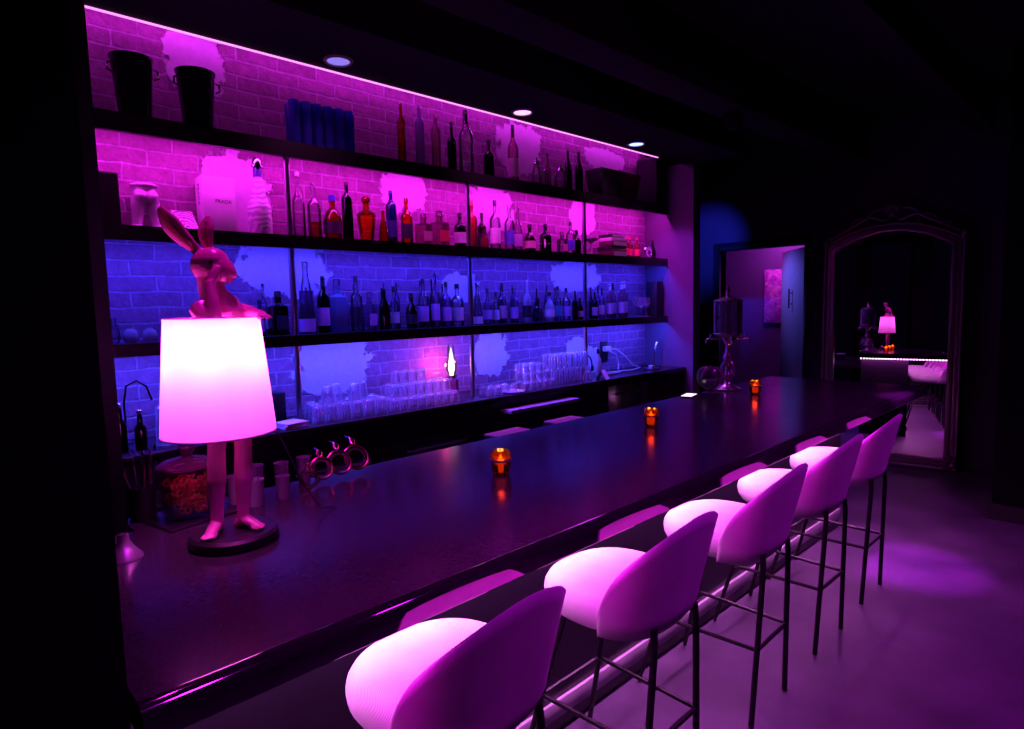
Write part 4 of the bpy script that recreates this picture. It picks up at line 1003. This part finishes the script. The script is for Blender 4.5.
# tall pale book with lettering
t = thing('coffee_table_book', 'large pale book standing upright with dark lettering on cover and spine', 'book', (X0 - 0.05, 1.228, on(2)))
MB().box(-0.05, 0.05, -0.083, 0.083, 0, 0.290).build('cover', m_paper, t, bevel=0.002)
MB().box(-0.046, 0.044, -0.078, 0.0835, 0.2905, 0.2912).build('page_block', m_white, t)
m_ink = pbr('ink', (0.03, 0.02, 0.05), 0.6)
def text_obj(body, size, loc, rot, name, parent):
    c = bpy.data.curves.new(name, 'FONT'); c.body = body; c.size = size; c.align_x = 'CENTER'; c.align_y = 'CENTER'; c.extrude = 0.0004
    c.materials.append(m_ink)
    o = bpy.data.objects.new(name, c); COL.objects.link(o)
    me = bpy.data.meshes.new_from_object(o.evaluated_get(bpy.context.evaluated_depsgraph_get()))
    bpy.data.objects.remove(o); me.materials.clear(); me.materials.append(m_ink)
    o = bpy.data.objects.new(name, me); COL.objects.link(o); o.parent = parent; o.location = loc; o.rotation_euler = rot
    return o
text_obj('PRADA', 0.026, (0.0506, 0.02, 0.165), (PI / 2, 0, PI / 2), 'cover_lettering', t)
text_obj('PRADA', 0.034, (-0.005, -0.0836, 0.20), (PI / 2, -PI / 2 * -1, 0), 'spine_lettering', t)
# ornate white ceramic bottle
t = thing('ceramic_bottle', 'tall white ceramic bottle with dark swirls and domed stopper beside the left post', 'bottle', (X0 + 0.01, 1.43, on(2)))
MB().lathe([(0, 0), (0.058, 0), (0.062, 0.01), (0.062, 0.14), (0.058, 0.165), (0.045, 0.185), (0.040, 0.21), (0.036, 0.25), (0.026, 0.29), (0.020, 0.31), (0.0, 0.31)], n=28).build('body', m_swirl, t)
MB().lathe([(0.0215, 0.3105), (0.023, 0.345), (0.020, 0.362), (0, 0.362)], n=20).build('neck', pbr('neck_blue', (0.05, 0.05, 0.25), 0.4), t)
MB().lathe([(0.0, 0.3625), (0.034, 0.3625), (0.034, 0.370), (0.024, 0.374), (0.026, 0.392), (0.018, 0.408), (0, 0.413)], n=20).build('stopper', m_chrome, t)
# magenta shelf, right end
t0 = thing('white_dish', 'small white footed dish right of the right post on the magenta shelf', 'dish', (X0 + 0.02, 4.27, on(2)))
MB().lathe([(0, 0), (0.035, 0), (0.012, 0.012), (0.010, 0.10), (0.03, 0.115), (0.07, 0.135), (0.072, 0.14), (0.028, 0.122), (0, 0.112)], n=24).build('bowl', m_ceramic, t0)
rb2 = random.Random(2); z = 0.0
for k, (hh, mt, lb) in enumerate(((0.05, m_basket, 'dark thick book at the bottom of the stack on the magenta shelf'), (0.04, m_black, 'black book second from the bottom of the stack on the magenta shelf'), (0.045, m_basket, 'maroon book in the middle of the stack on the magenta shelf'), (0.03, m_paper, 'pale book second from the top of the stack on the magenta shelf'), (0.028, m_black, 'thin black book topmost of the stack on the magenta shelf'))):
    b_ = thing('stacked_book', lb, 'book', (X0 + rb2.uniform(-0.01, 0.01), 4.60, on(2) + z), rb2.uniform(-0.05, 0.05), 'books stacked flat on the magenta shelf')
    MB().box(-0.075, 0.075, -0.11, 0.11, 0, hh - 0.001).build('cover', mt, b_, bevel=0.003)
    MB().box(0.0752, 0.0756, -0.105, 0.105, 0.005, hh - 0.006).build('page_block', m_paper, b_)
    z += hh
t = thing('round_timer', 'round silver dial gadget on the magenta shelf near its right end', 'gadget', (X0 + 0.03, 5.12, on(2)))
rim_ = [(0, 0.056 * math.cos(2 * PI * i / 28), 0.068 + 0.056 * math.sin(2 * PI * i / 28)) for i in range(28)]
MB().tube(rim_, 0.010, 8, closed=True).build('rim', m_chrome, t)
MB().lathe([(0, -0.006), (0.05, -0.006), (0.05, 0.006), (0, 0.006)], n=24, m=Matrix.Rotation(PI / 2, 3, 'Y'), c=(0, 0, 0.062)).build('dial', m_white, t)
MB().lathe([(0, 0.009), (0.018, 0.009), (0.018, 0.013), (0, 0.013)], n=16, m=Matrix.Rotation(PI / 2, 3, 'Y'), c=(0, 0, 0.062)).build('hub', m_basket, t)
MB().tube([(0, 0, 0.128), (0, 0, 0.15), (0.0, 0.02, 0.165)], 0.005, 8).build('hook', m_chrome, t)
# top shelf
def bucket(y, label):
    t = thing('champagne_bucket', label, 'bucket', (X0, y, on(1)), 0, 'black glossy buckets on the top shelf')
    MB().lathe([(0, 0), (0.062, 0), (0.068, 0.006), (0.088, 0.27), (0.094, 0.285), (0.094, 0.292), (0.086, 0.292), (0.082, 0.27), (0.062, 0.012), (0, 0.012)], n=32).build('body', pbr('bucket_black_%d' % int(y * 100), (0.02, 0.016, 0.03), 0.12, 0.6), t)
    for s in (-1, 1):
        MB().tube([(0.02, s * 0.088, 0.25), (0.02, s * 0.105, 0.245), (0.02, s * 0.107, 0.215), (0.02, s * 0.088, 0.205)], 0.005, 8).build('handle', m_chrome, t)
bucket(0.868, 'glossy black tapered bucket leftmost on the top shelf')
bucket(1.150, 'glossy black tapered bucket second from the left on the top shelf')
k = 0
proto_t = None
m_bt = glass('glass_blue_tumbler', (0.12, 0.14, 0.85), 1.5, 0.5, (0.1, 0.12, 1.0), 0.05)
for rx in (0, 1):
    for i in range(6):
        y = 1.64 + i * 0.068
        o = MB().lathe([(0, 0), (0.026, 0), (0.027, 0.004), (0.031, 0.245), (0.0295, 0.245), (0.0255, 0.010), (0, 0.010)], n=16).build('blue_tumbler', m_bt, loc=(X0 + 0.05 - 0.09 * rx, y + 0.02 * rx, on(1))) if proto_t is None else proto_t.copy()
        if proto_t is None: proto_t = o
        else: COL.objects.link(o); o.location = (X0 + 0.05 - 0.09 * rx, y + 0.02 * rx, on(1))
        tag(o, 'tall blue tumbler in the crowded cluster on the top shelf', 'glass', 'tall blue tumblers on the top shelf')
def jar(y, r, h, label, mat):
    t = thing('round_jar', label, 'jar', (X0 + 0.01, y, on(1)))
    MB().lathe([(0, 0), (r * 0.7, 0), (r, h * 0.2), (r, h * 0.5), (r * 0.6, h * 0.72), (r * 0.6, h * 0.78), (0, h * 0.78)], n=24).build('body', mat, t)
    MB().lathe([(0, h * 0.785), (r * 0.66, h * 0.785), (r * 0.5, h * 0.88), (r * 0.15, h * 0.92), (r * 0.2, h), (0, h)], n=20).build('lid', m_chrome, t)
jar(3.62, 0.036, 0.225, 'small round clear jar with shiny lid left of the dark bottles on the top shelf', G['clear'])
jar(3.90, 0.052, 0.205, 'wider smoky jar with shiny lid on the top shelf before dark bricks', G['smoke'])
jar(3.72, 0.036, 0.17, 'low smoky jar between two lidded jars on the top shelf', G['smoke'])
t = thing('black_basket', 'dark tapered basket with maroon side toward the right end of the top shelf', 'basket', (X0, 4.62, on(1)))
b_ = MB(); b_.add([(-0.08, -0.24, 0), (0.07, -0.24, 0), (0.07, 0.24, 0), (-0.08, 0.24, 0), (-0.09, -0.29, 0.235), (0.10, -0.29, 0.235), (0.10, 0.29, 0.235), (-0.09, 0.29, 0.235)], [(0, 3, 2, 1), (4, 5, 6, 7), (0, 1, 5, 4), (1, 2, 6, 5), (2, 3, 7, 6), (3, 0, 4, 7)])
b_.build('body', m_black, t, bevel=0.004)
b2_ = MB(); b2_.add([(0.0745, 0.03, 0.01), (0.0745, 0.235, 0.01), (0.1015, 0.28, 0.225), (0.1015, 0.0, 0.225)], [(0, 1, 2, 3)]); b2_.build('side_panel', m_basket, t)
MB().tube([(0.105, -0.12, 0.15), (0.125, -0.12, 0.17), (0.125, -0.06, 0.17), (0.105, -0.06, 0.15)], 0.005, 6).build('handle', m_chrome, t)
t = thing('loudspeaker', 'tall black loudspeaker standing at the right end of the top shelf', 'loudspeaker', (X0, 5.21, on(1)), 0.0)
MB().box(-0.11, 0.125, -0.08, 0.08, 0.0, 0.44).build('cabinet', m_black, t, bevel=0.012)
MB().box(-0.100, 0.115, -0.0865, -0.0805, 0.02, 0.42).build('grille', m_rubber, t)
# blue shelf extras
for k, (y, r, h, lb) in enumerate(((0.70, 0.024, 0.12, 'small clear vial leftmost on the blue shelf'), (0.765, 0.034, 0.088, 'pale round jar first of three beside the lampshade on the blue shelf'), (0.845, 0.033, 0.085, 'pale round jar second of three beside the lampshade on the blue shelf'), (0.925, 0.031, 0.083, 'pale round jar last of three, touching the lampshade edge, on the blue shelf'))):
    o = MB().lathe([(0, 0), (r * 0.6, 0), (r * 0.95, h * 0.18), (r, h * 0.4), (r * 0.8, h * 0.66), (r * 0.42, h * 0.78), (r * 0.40, h * 0.9), (r * 0.5, h), (0, h)], n=20).build('pale_jar', G['white'] if k else G['clear'], loc=(X0 + 0.04 + 0.004 * k, y, on(3)))
    tag(o, lb, 'jar')
boxy('tall_box', 3, 5.21, -3.39, 0.12, 0.11, 0.33, m_black, 'tall black box at the right end of the blue shelf', 'box')
for k, (y, h, lb) in enumerate(((4.915, 0.20, 'stemmed glass right of the pink-labelled bottles on the blue shelf'), (4.995, 0.18, 'middle stemmed glass between the bottles and tall box on the blue shelf'), (5.085, 0.18, 'stemmed glass nearest the tall black box on the blue shelf'))):
    o = MB().lathe([(0, 0), (0.030, 0), (0.030, 0.003), (0.006, 0.008), (0.005, h * 0.45), (0.02, h * 0.52), (0.033, h * 0.7), (0.030, h), (0.028, h), (0.030, h * 0.7), (0, h * 0.53)], n=18).build('stemmed_glass', G['tumbler'], loc=(X0 + 0.03, y, on(3)))
    tag(o, lb, 'glass')

# ------------------------------------------------------------------ counter: glassware
def tumbler_mesh(r, h, stem=False):
    if stem:   # upturned stemmed glass
        return MB().lathe([(r, 0), (r * 0.98, h * 0.2), (r * 0.75, h * 0.42), (r * 0.2, h * 0.52), (r * 0.13, h * 0.56), (r * 0.12, h * 0.94), (r * 0.8, h * 0.985), (r * 0.8, h), (0, h)], n=16)
    f = 0.011
    fil = [(r * 0.87 - f + f * math.cos(a_ * PI / 12), h - f + f * math.sin(a_ * PI / 12)) for a_ in range(7)]
    lip = [(r * 0.985, 0.004), (r * 1.0, 0.0012), (r * 1.03, 0.0), (r * 1.055, 0.0015), (r * 1.06, 0.004), (r * 1.045, 0.007)]
    return MB().lathe(lip + [(r * 0.97, h * 0.5)] + fil + [(0, h), (0, h - 0.010), (r * 0.74, h - 0.012), (r * 0.90, h * 0.5), (r * 0.955, 0.008)], n=18)
def open_(mb): return mb
P_T = {}
def glassw(name, kind, r, h, loc, label, group, cat='glass'):
    key = (kind, r, h)
    if key not in P_T:
        mb = tumbler_mesh(r, h, kind == 'stem')
        mb.f = [q for q in mb.f if len(q) <= 4]
        o = mb.build(name, G['tumbler'], loc=loc); P_T[key] = o
    else:
        o = P_T[key].copy(); COL.objects.link(o); o.location = loc; o.name = name
    o.rotation_euler = (0, 0, random.uniform(0, 6))
    return tag(o, label, cat, group)
zc = SZ[4] + 0.0008
# left: upturned bowls of big tumblers below the plaster patch
for rx in range(3):
    for i in range(6):
        glassw('upturned_tumbler', 'tumbler', 0.036, 0.095, (-3.20 - 0.085 * rx, 1.60 + 0.080 * i + 0.02 * rx, zc), 'upturned tumbler in the block right of the left post on the counter', 'upturned tumblers right of the left post')
for i in range(4):
    glassw('upturned_tumbler', 'tumbler', 0.036, 0.095, (-3.24 - 0.07 * (i % 2), 1.68 + 0.085 * i, zc + 0.0965), 'upturned tumbler stacked as second layer right of the left post', 'second layer of upturned tumblers right of the left post')
# heap: rows of rocks glasses, three tiers
for tier, (cols, rows, y0) in enumerate(((8, 3, 2.09), (7, 2, 2.13), (4, 1, 2.18))):
    for rx in range(rows):
        for i in range(cols):
            glassw('rocks_glass', 'tumbler', 0.031, 0.075, (-3.19 - 0.075 * rx - 0.06 * tier, y0 + 0.066 * i + 0.008 * rx, zc + 0.0765 * tier),
                   ('rocks glass in the bottom layer of the heap left of the glowing lamp', 'rocks glass in the middle layer of the heap left of the glowing lamp', 'rocks glass in the top layer of the heap left of the glowing lamp')[tier],
                   ('bottom layer of the rocks glass heap', 'middle layer of the rocks glass heap', 'top layer of the rocks glass heap')[tier])
for i in range(4):
    glassw('stemmed_glass', 'stem', 0.030, 0.17, (-3.42 - 0.05 * (i % 2), 2.46 + 0.06 * i - 0.02 * (i % 2), zc), 'upturned stemmed glass close left of the glowing counter lamp', 'upturned stemmed glasses by the counter lamp')
# bay right of the middle post
for rx in range(2):
    for i in range(4):
        glassw('shot_glass', 'tumbler', 0.028, 0.062, (-3.20 - 0.08 * rx, 2.88 + 0.072 * i, zc), 'low glass in the small cluster right of the middle post on the counter', 'low glasses right of the middle post')
for tier in (0, 1, 2):
    for rx in range(2):
        for i in range(5 - tier):
            glassw('coupe_glass', 'tumbler', 0.033, 0.060, (-3.20 - 0.080 * rx - 0.03 * tier, 3.23 + 0.070 * i + 0.03 * tier, zc + 0.0612 * tier), ('sparkling glass in the lowest layer of the pile above the white plate', 'sparkling glass in the middle layer of the pile above the white plate', 'sparkling glass in the top layer of the pile above the white plate')[tier], 'sparkling glasses piled behind the white plate, layer %s' % ('one', 'two', 'three')[tier])
for tier in (0, 1):
    for rx in range(2):
        for i in range(7):
            glassw('tall_tumbler', 'tumbler', 0.030, 0.115, (-3.24 - 0.09 * rx - 0.02 * tier, 3.60 + 0.064 * i, zc + 0.1165 * tier), ('tall upturned tumbler in the lower tier left of the right post', 'tall upturned tumbler in the upper tier left of the right post')[tier], ('lower tier of tall tumblers on the counter', 'upper tier of tall tumblers on the counter')[tier])
tag(MB().lathe([(0, 0), (0.07, 0), (0.086, 0.010), (0.085, 0.012), (0.068, 0.004), (0, 0.004)], n=32).build('white_plate', m_ceramic, loc=(-3.135 - 0.06, 3.02 + 0.07, zc)), 'round white plate at the counter front edge before the sparkling glasses', 'plate')
# glowing lamp
t = thing('oil_lamp', 'small glowing oil lamp with pink light beside the middle post on the counter', 'lamp', (-3.40, 2.70, zc))
MB().lathe([(0, 0), (0.045, 0), (0.047, 0.01), (0.047, 0.12), (0.035, 0.135), (0.0, 0.135)], n=24).build('base', G['pinkl'], t)
MB().lathe([(0, 0.1355), (0.038, 0.1355), (0.040, 0.15), (0.02, 0.156), (0, 0.156)], n=20).build('burner', m_steel, t)
ch = MB().lathe([(0.026, 0.1565), (0.040, 0.19), (0.042, 0.22), (0.028, 0.27), (0.022, 0.36)], n=20); ch.f = [q for q in ch.f if len(q) == 4]
ch.build('chimney', G['clear'], t)
MB().lathe([(0, 0.158), (0.014, 0.165), (0.021, 0.195), (0.018, 0.23), (0.010, 0.28), (0, 0.34)], n=16).build('flame', emis('lamp_flame', (1.0, 0.55, 0.55), 9.0), t)
point('oil_lamp_light', (-3.45, 2.67, zc + 0.22), (1.0, 0.07, 0.30), 3.0, 0.012)
# items near the left end of the counter
for k, (y, h, lb) in enumerate(((0.66, 0.20, 'dark bottle leftmost on the counter beside the pillar'), (0.74, 0.16, 'shorter dark bottle second from the pillar on the counter'))):
    o = MB().lathe([(0, 0), (0.026, 0), (0.027, h * 0.6), (0.012, h * 0.75), (0.011, h), (0, h)], n=16).build('dark_bottle', G['dark'], loc=(-3.24, y, zc)); tag(o, lb, 'bottle')
    MB().ball((0, 0, h + 0.012), 0.013, n=10).build('stopper', m_chrome, o)
tag(tumbler_mesh(0.042, 0.19).build('beaker', G['tumbler'], loc=(-3.24, 0.845, zc)), 'tall clear mixing beaker on the counter left of the lampshade', 'beaker')
tag(MB().tube([(0, -0.03, 0.0), (0, -0.03, 0.20), (0, -0.015, 0.28), (0, 0.03, 0.30), (0, 0.07, 0.27), (0, 0.09, 0.20)], 0.006, 8).lathe([(0, 0), (0.03, 0), (0.03, 0.01), (0, 0.01)], c=(0, -0.03, 0), n=16).build('swan_neck_tap', m_chrome, loc=(-3.42, 0.75, zc)), 'thin curved tap rising at the left end of the counter', 'tap')
boxy('dark_canister', 4, 0.96, -3.42, 0.10, 0.10, 0.26, m_black, 'dark square canister behind the lampshade on the counter', 'canister')
boxy('dark_tin', 4, 1.43, -3.40, 0.10, 0.11, 0.17, m_black, 'dark square tin left of the left post on the counter', 'tin')
z = 0
for k in range(3):
    boxy('napkin', 4, 1.44, -3.20, 0.13, 0.13, 0.010, m_paper, ('white folded napkin at the bottom of the small stack by the lampshade', 'white folded napkin in the middle of the small stack by the lampshade', 'white folded napkin topmost of the small stack by the lampshade')[k], 'napkin', 0.1 * k, 0.002, 'white napkins on the counter').location.z += 0.0105 * k
# right end of the counter: tent card, small bottle, headphones ring, socket, cables
t = thing('tent_card', 'small folded purple-lit card on the counter front near the right post', 'card', (-3.155, 4.085, zc), 0.35)
c_ = MB(); c_.add([(-0.045, -0.05, 0), (0.0, -0.05, 0.075), (0.045, -0.05, 0), (-0.045, 0.05, 0), (0.0, 0.05, 0.075), (0.045, 0.05, 0)], [(0, 1, 4, 3), (1, 2, 5, 4)]); c_.build('card', m_paper, t)
o = MB().lathe([(0, 0), (0.024, 0), (0.026, 0.01), (0.026, 0.14), (0.012, 0.17), (0.012, 0.19), (0.0, 0.19)], n=18).build('white_bottle', m_ceramic, loc=(-3.33, 4.25, zc)); tag(o, 'small white bottle on the counter right of the right post', 'bottle')
MB().lathe([(0, 0.1905), (0.014, 0.1905), (0.014, 0.23), (0, 0.235)], n=14).build('cap', m_black, o)
rg = [(0, 0.075 * math.cos(2 * PI * i / 30), 0.09 + 0.085 * math.sin(2 * PI * i / 30)) for i in range(30)]
t = thing('headphones', 'black round headphones leaning upright beside the right post on the counter', 'headphones', (-3.42, 4.20, zc))
MB().tube(rg, 0.007, 8, closed=True).build('headband', m_black, t)
for s in (-1, 1): MB().ball((0.01, s * 0.068, 0.06), 0.016, 0.014, 0.03, 12).build('ear_cup', m_rubber, t)
t = thing('power_socket', 'black wall socket with white plug and cables near the alcove right end', 'power socket', (XB + 0.002, 4.62, 1.24))
MB().box(0, 0.012, -0.05, 0.05, -0.09, 0.09).build('plate', m_black, t, bevel=0.003)
MB().box(0.0125, 0.055, -0.03, 0.045, 0.0, 0.045).build('plug', m_cable, t, bevel=0.004)
cb_ = tag(MB().tube([(0.056, 0.02, 0.024), (0.10, 0.06, 0.02), (0.13, 0.17, -0.06), (0.16, 0.24, -0.14), (0.20, 0.30, -0.165), (0.22, 0.16, -0.172), (0.20, -0.05, -0.172), (0.15, -0.22, -0.172), (0.24, -0.26, -0.172), (0.26, -0.10, -0.172)], 0.006, 8).build('white_cable', m_cable, loc=(XB + 0.002, 4.62, 1.24)), 'white cables looping from the plug down onto the counter', 'cable')
MB().tube([(0.057, 0.0, 0.01), (0.09, 0.07, -0.03), (0.11, 0.08, -0.11), (0.15, 0.02, -0.160), (0.18, -0.02, -0.158)], 0.0045, 8).build('thin_strand', m_cable, cb_)
t = thing('charger_puck', 'small flat dark charger with white plug top on the counter near its right end', 'charger', (-3.26, 4.96, zc))
MB().lathe([(0, 0), (0.075, 0), (0.08, 0.006), (0.075, 0.012), (0, 0.012)], n=24).build('pad', m_dsteel, t)
MB().box(-0.02, 0.02, -0.025, 0.025, 0.0125, 0.035).build('adapter', m_cable, t, bevel=0.003)
tag(MB().tube([(0, 0, 0), (0, 0.0, 0.12), (0, 0.015, 0.20), (0, 0.05, 0.235), (0, 0.08, 0.21)], 0.005, 8).lathe([(0, 0), (0.03, 0), (0.03, 0.008), (0, 0.008)], n=16).build('gooseneck_stand', m_steel, loc=(-3.36, 5.16, zc)), 'thin curved gooseneck at the right end of the counter', 'stand')

# ------------------------------------------------------------------ leaning mirror
W, Hs = 1.20, 2.24       # outer width, height of the shoulders
th = math.radians(1.65); yaw = math.radians(8.2)
mr_ = thing('floor_mirror', 'huge dark gilt floor mirror with carved crest leaning against the far wall', 'mirror', (-1.86, 7.02, 0.005))
mr_.rotation_euler = (-th, 0, yaw)
def arch(w, z0, zs, zp, n=24):
    pts = [(-w, z0), (-w, zs)]
    for i in range(1, n):
        u = i / n; x = -w + 2 * w * u
        pts.append((x, zs + (zp - zs) * math.sin(u * PI) ** 0.8))
    return pts + [(w, zs), (w, z0)]
def ring_prism(mb, outer, inner, y0, y1):
    n = len(outer)
    vs = [(x, y0, z) for x, z in outer] + [(x, y0, z) for x, z in inner] + [(x, y1, z) for x, z in outer] + [(x, y1, z) for x, z in inner]
    fs = []
    for i in range(n):
        j = (i + 1) % n
        fs += [(i, j, n + j, n + i), (2 * n + i, 3 * n + i, 3 * n + j, 2 * n + j), (i, 2 * n + i, 2 * n + j, j), (n + i, n + j, 3 * n + j, 3 * n + i)]
    mb.add(vs, fs)
fr = MB()
ring_prism(fr, arch(0.60, 0.0, 2.20, 2.40), arch(0.575, 0.03, 2.18, 2.375), -0.075, 0.0)
ring_prism(fr, arch(0.575, 0.03, 2.18, 2.375), arch(0.535, 0.075, 2.16, 2.35), -0.045, 0.0)
ring_prism(fr, arch(0.535, 0.075, 2.16, 2.35), arch(0.490, 0.115, 2.14, 2.32), -0.065, 0.0)
fr.build('frame', m_frame, mr_, bevel=0.006)
g_ = MB(); pa = arch(0.495, 0.11, 2.14, 2.325); g_.add([(x, -0.025, z) for x, z in pa], [tuple(range(len(pa)))])
g_.build('glass', m_mirror, mr_)
cr = MB()
def scroll(cx, cz, s, flip, r=0.014):
    pts = []; rs = []
    for i in range(22):
        a_ = i / 21 * 3.6 * PI / 1.6; q = 0.11 * (1 - i / 26) * s
        pts.append((cx + flip * (q * math.cos(a_) - 0.0), -0.05, cz + q * math.sin(a_) * 0.8)); rs.append(r * (1 - 0.6 * i / 21) * s)
    cr.tube(pts, rs, 8)
for f in (-1, 1):
    scroll(f * 0.10, 2.46, 1.0, f); scroll(f * 0.27, 2.40, 0.8, f); scroll(f * 0.42, 2.33, 0.55, f)
    cr.tube([(f * 0.05, -0.05, 2.42), (f * 0.2, -0.05, 2.47), (f * 0.36, -0.05, 2.38), (f * 0.55, -0.05, 2.27)], [0.022, 0.018, 0.016, 0.012], 8)
    for k in range(5):
        an = PI / 2 + f * (0.25 + 0.38 * k); L = 0.13 - 0.012 * k
        cr.tube([(0, -0.06, 2.50), (L * 0.5 * math.cos(an), -0.07, 2.50 + L * 0.5 * math.sin(an)), (L * math.cos(an), -0.055, 2.50 + L * math.sin(an))], [0.012, 0.022, 0.006], 8)
cr.ball((0, -0.075, 2.49), 0.035, 0.02, 0.045)
cr.build('crest', m_frame, mr_)
for f in (-1, 1):
    co = MB()
    for k in range(6):
        an = PI / 2 + f * (-0.2 + 0.5 * k) ; L = 0.10
        bx_, bz = f * 0.565, 0.06
        co.tube([(bx_, -0.08, bz), (bx_ + L * 0.5 * math.cos(an), -0.095, bz + L * 0.5 * math.sin(an)), (bx_ + L * math.cos(an), -0.07, max(0.012, bz + L * math.sin(an)))], [0.012, 0.022, 0.008], 8)
    co.ball((f * 0.565, -0.09, 0.06), 0.03, 0.02, 0.03); co.build('corner_ornament', m_frame, mr_)
    MB().tube([(f * 0.57, -0.06, 2.20), (f * 0.58, -0.07, 2.25), (f * 0.57, -0.06, 2.30)], [0.03, 0.034, 0.008], 10).build('shoulder_finial', m_frame, mr_)

# hall picture
tag(MB().box(-0.30, 0.30, -0.03, 0.0, 0, 0.74).build('abstract_painting', m_art, loc=(-3.58, 8.75, 1.35), bevel=0.003), 'pink and purple abstract painting on the hall wall seen through the doorway', 'painting')
# small box on the ceiling beam
tag(MB().box(-0.05, 0.05, -0.06, 0.06, -0.10, 0.0).build('beam_sensor', m_soffit, loc=(-2.30, 4.60, 3.068), bevel=0.006), 'small dark sensor box under the ceiling beam', 'sensor')

# ------------------------------------------------------------------ room light
spot('spot_blue_wall', (-3.25, 5.75, 2.9), (-3.98, 7.3, 2.35), (0.03, 0.04, 1.0), 260, 38, 0.9)
spot('spot_alcove_end', (-3.0, 4.35, 2.93), (-3.25, 5.3, 1.85), (0.55, 0.02, 1.0), 90, 40, 0.6)
spot('spot_downlight_two', (-3.0, 3.05, 2.93), (-2.9, 3.05, 0.0), PUR, 6, 90, 0.8)
spot('spot_floor', (-0.75, 4.4, 3.1), (-1.0, 4.4, 0.0), (0.70, 0.02, 1.0), 1200, 18, 0.95)
for k in range(4): spot('room_fill', (0.1, 0.9 + 1.2 * k, 3.35), (-0.75, 1.05 + 1.15 * k, 0.6), (0.72, 0.006, 1.0), 80, 75, 0.9, 0.12)
area('hall_light', (-3.3, 8.0, 3.2), (0.0, 0.35, -1), 0.8, 0.5, (0.34, 0.02, 1.0), 8)
spot('hall_blue', (-3.75, 7.55, 2.2), (-3.05, 7.72, 1.75), (0.14, 0.13, 1.0), 22, 90, 1.0)
area('hall_picture', (-3.55, 8.35, 2.65), (0, 0.45, -1), 0.5, 0.1, (1.0, 0.08, 0.9), 7, 180, 'X')
spot('spot_fountain', (-3.0, 4.35, 2.93), (-2.06, 4.02, 1.45), (0.6, 0.12, 1.0), 90, 18, 0.8)
spot('spot_bar_left', (-1.75, 0.75, 3.3), (-1.85, 0.75, 1.07), (0.92, 0.01, 0.90), 75, 50, 1.0)
for y in (1.71, 3.05, 4.35): spot('downlight_wash', (-3.0, y, 2.94), (-3.42, y, 1.6), (0.95, 0.12, 0.80), 9, 100, 0.9)
w = bpy.data.worlds.new('world'); SC.world = w; w.use_nodes = True
w.node_tree.nodes['Background'].inputs[0].default_value = (0.10, 0.03, 0.25, 1); w.node_tree.nodes['Background'].inputs[1].default_value = 0.012
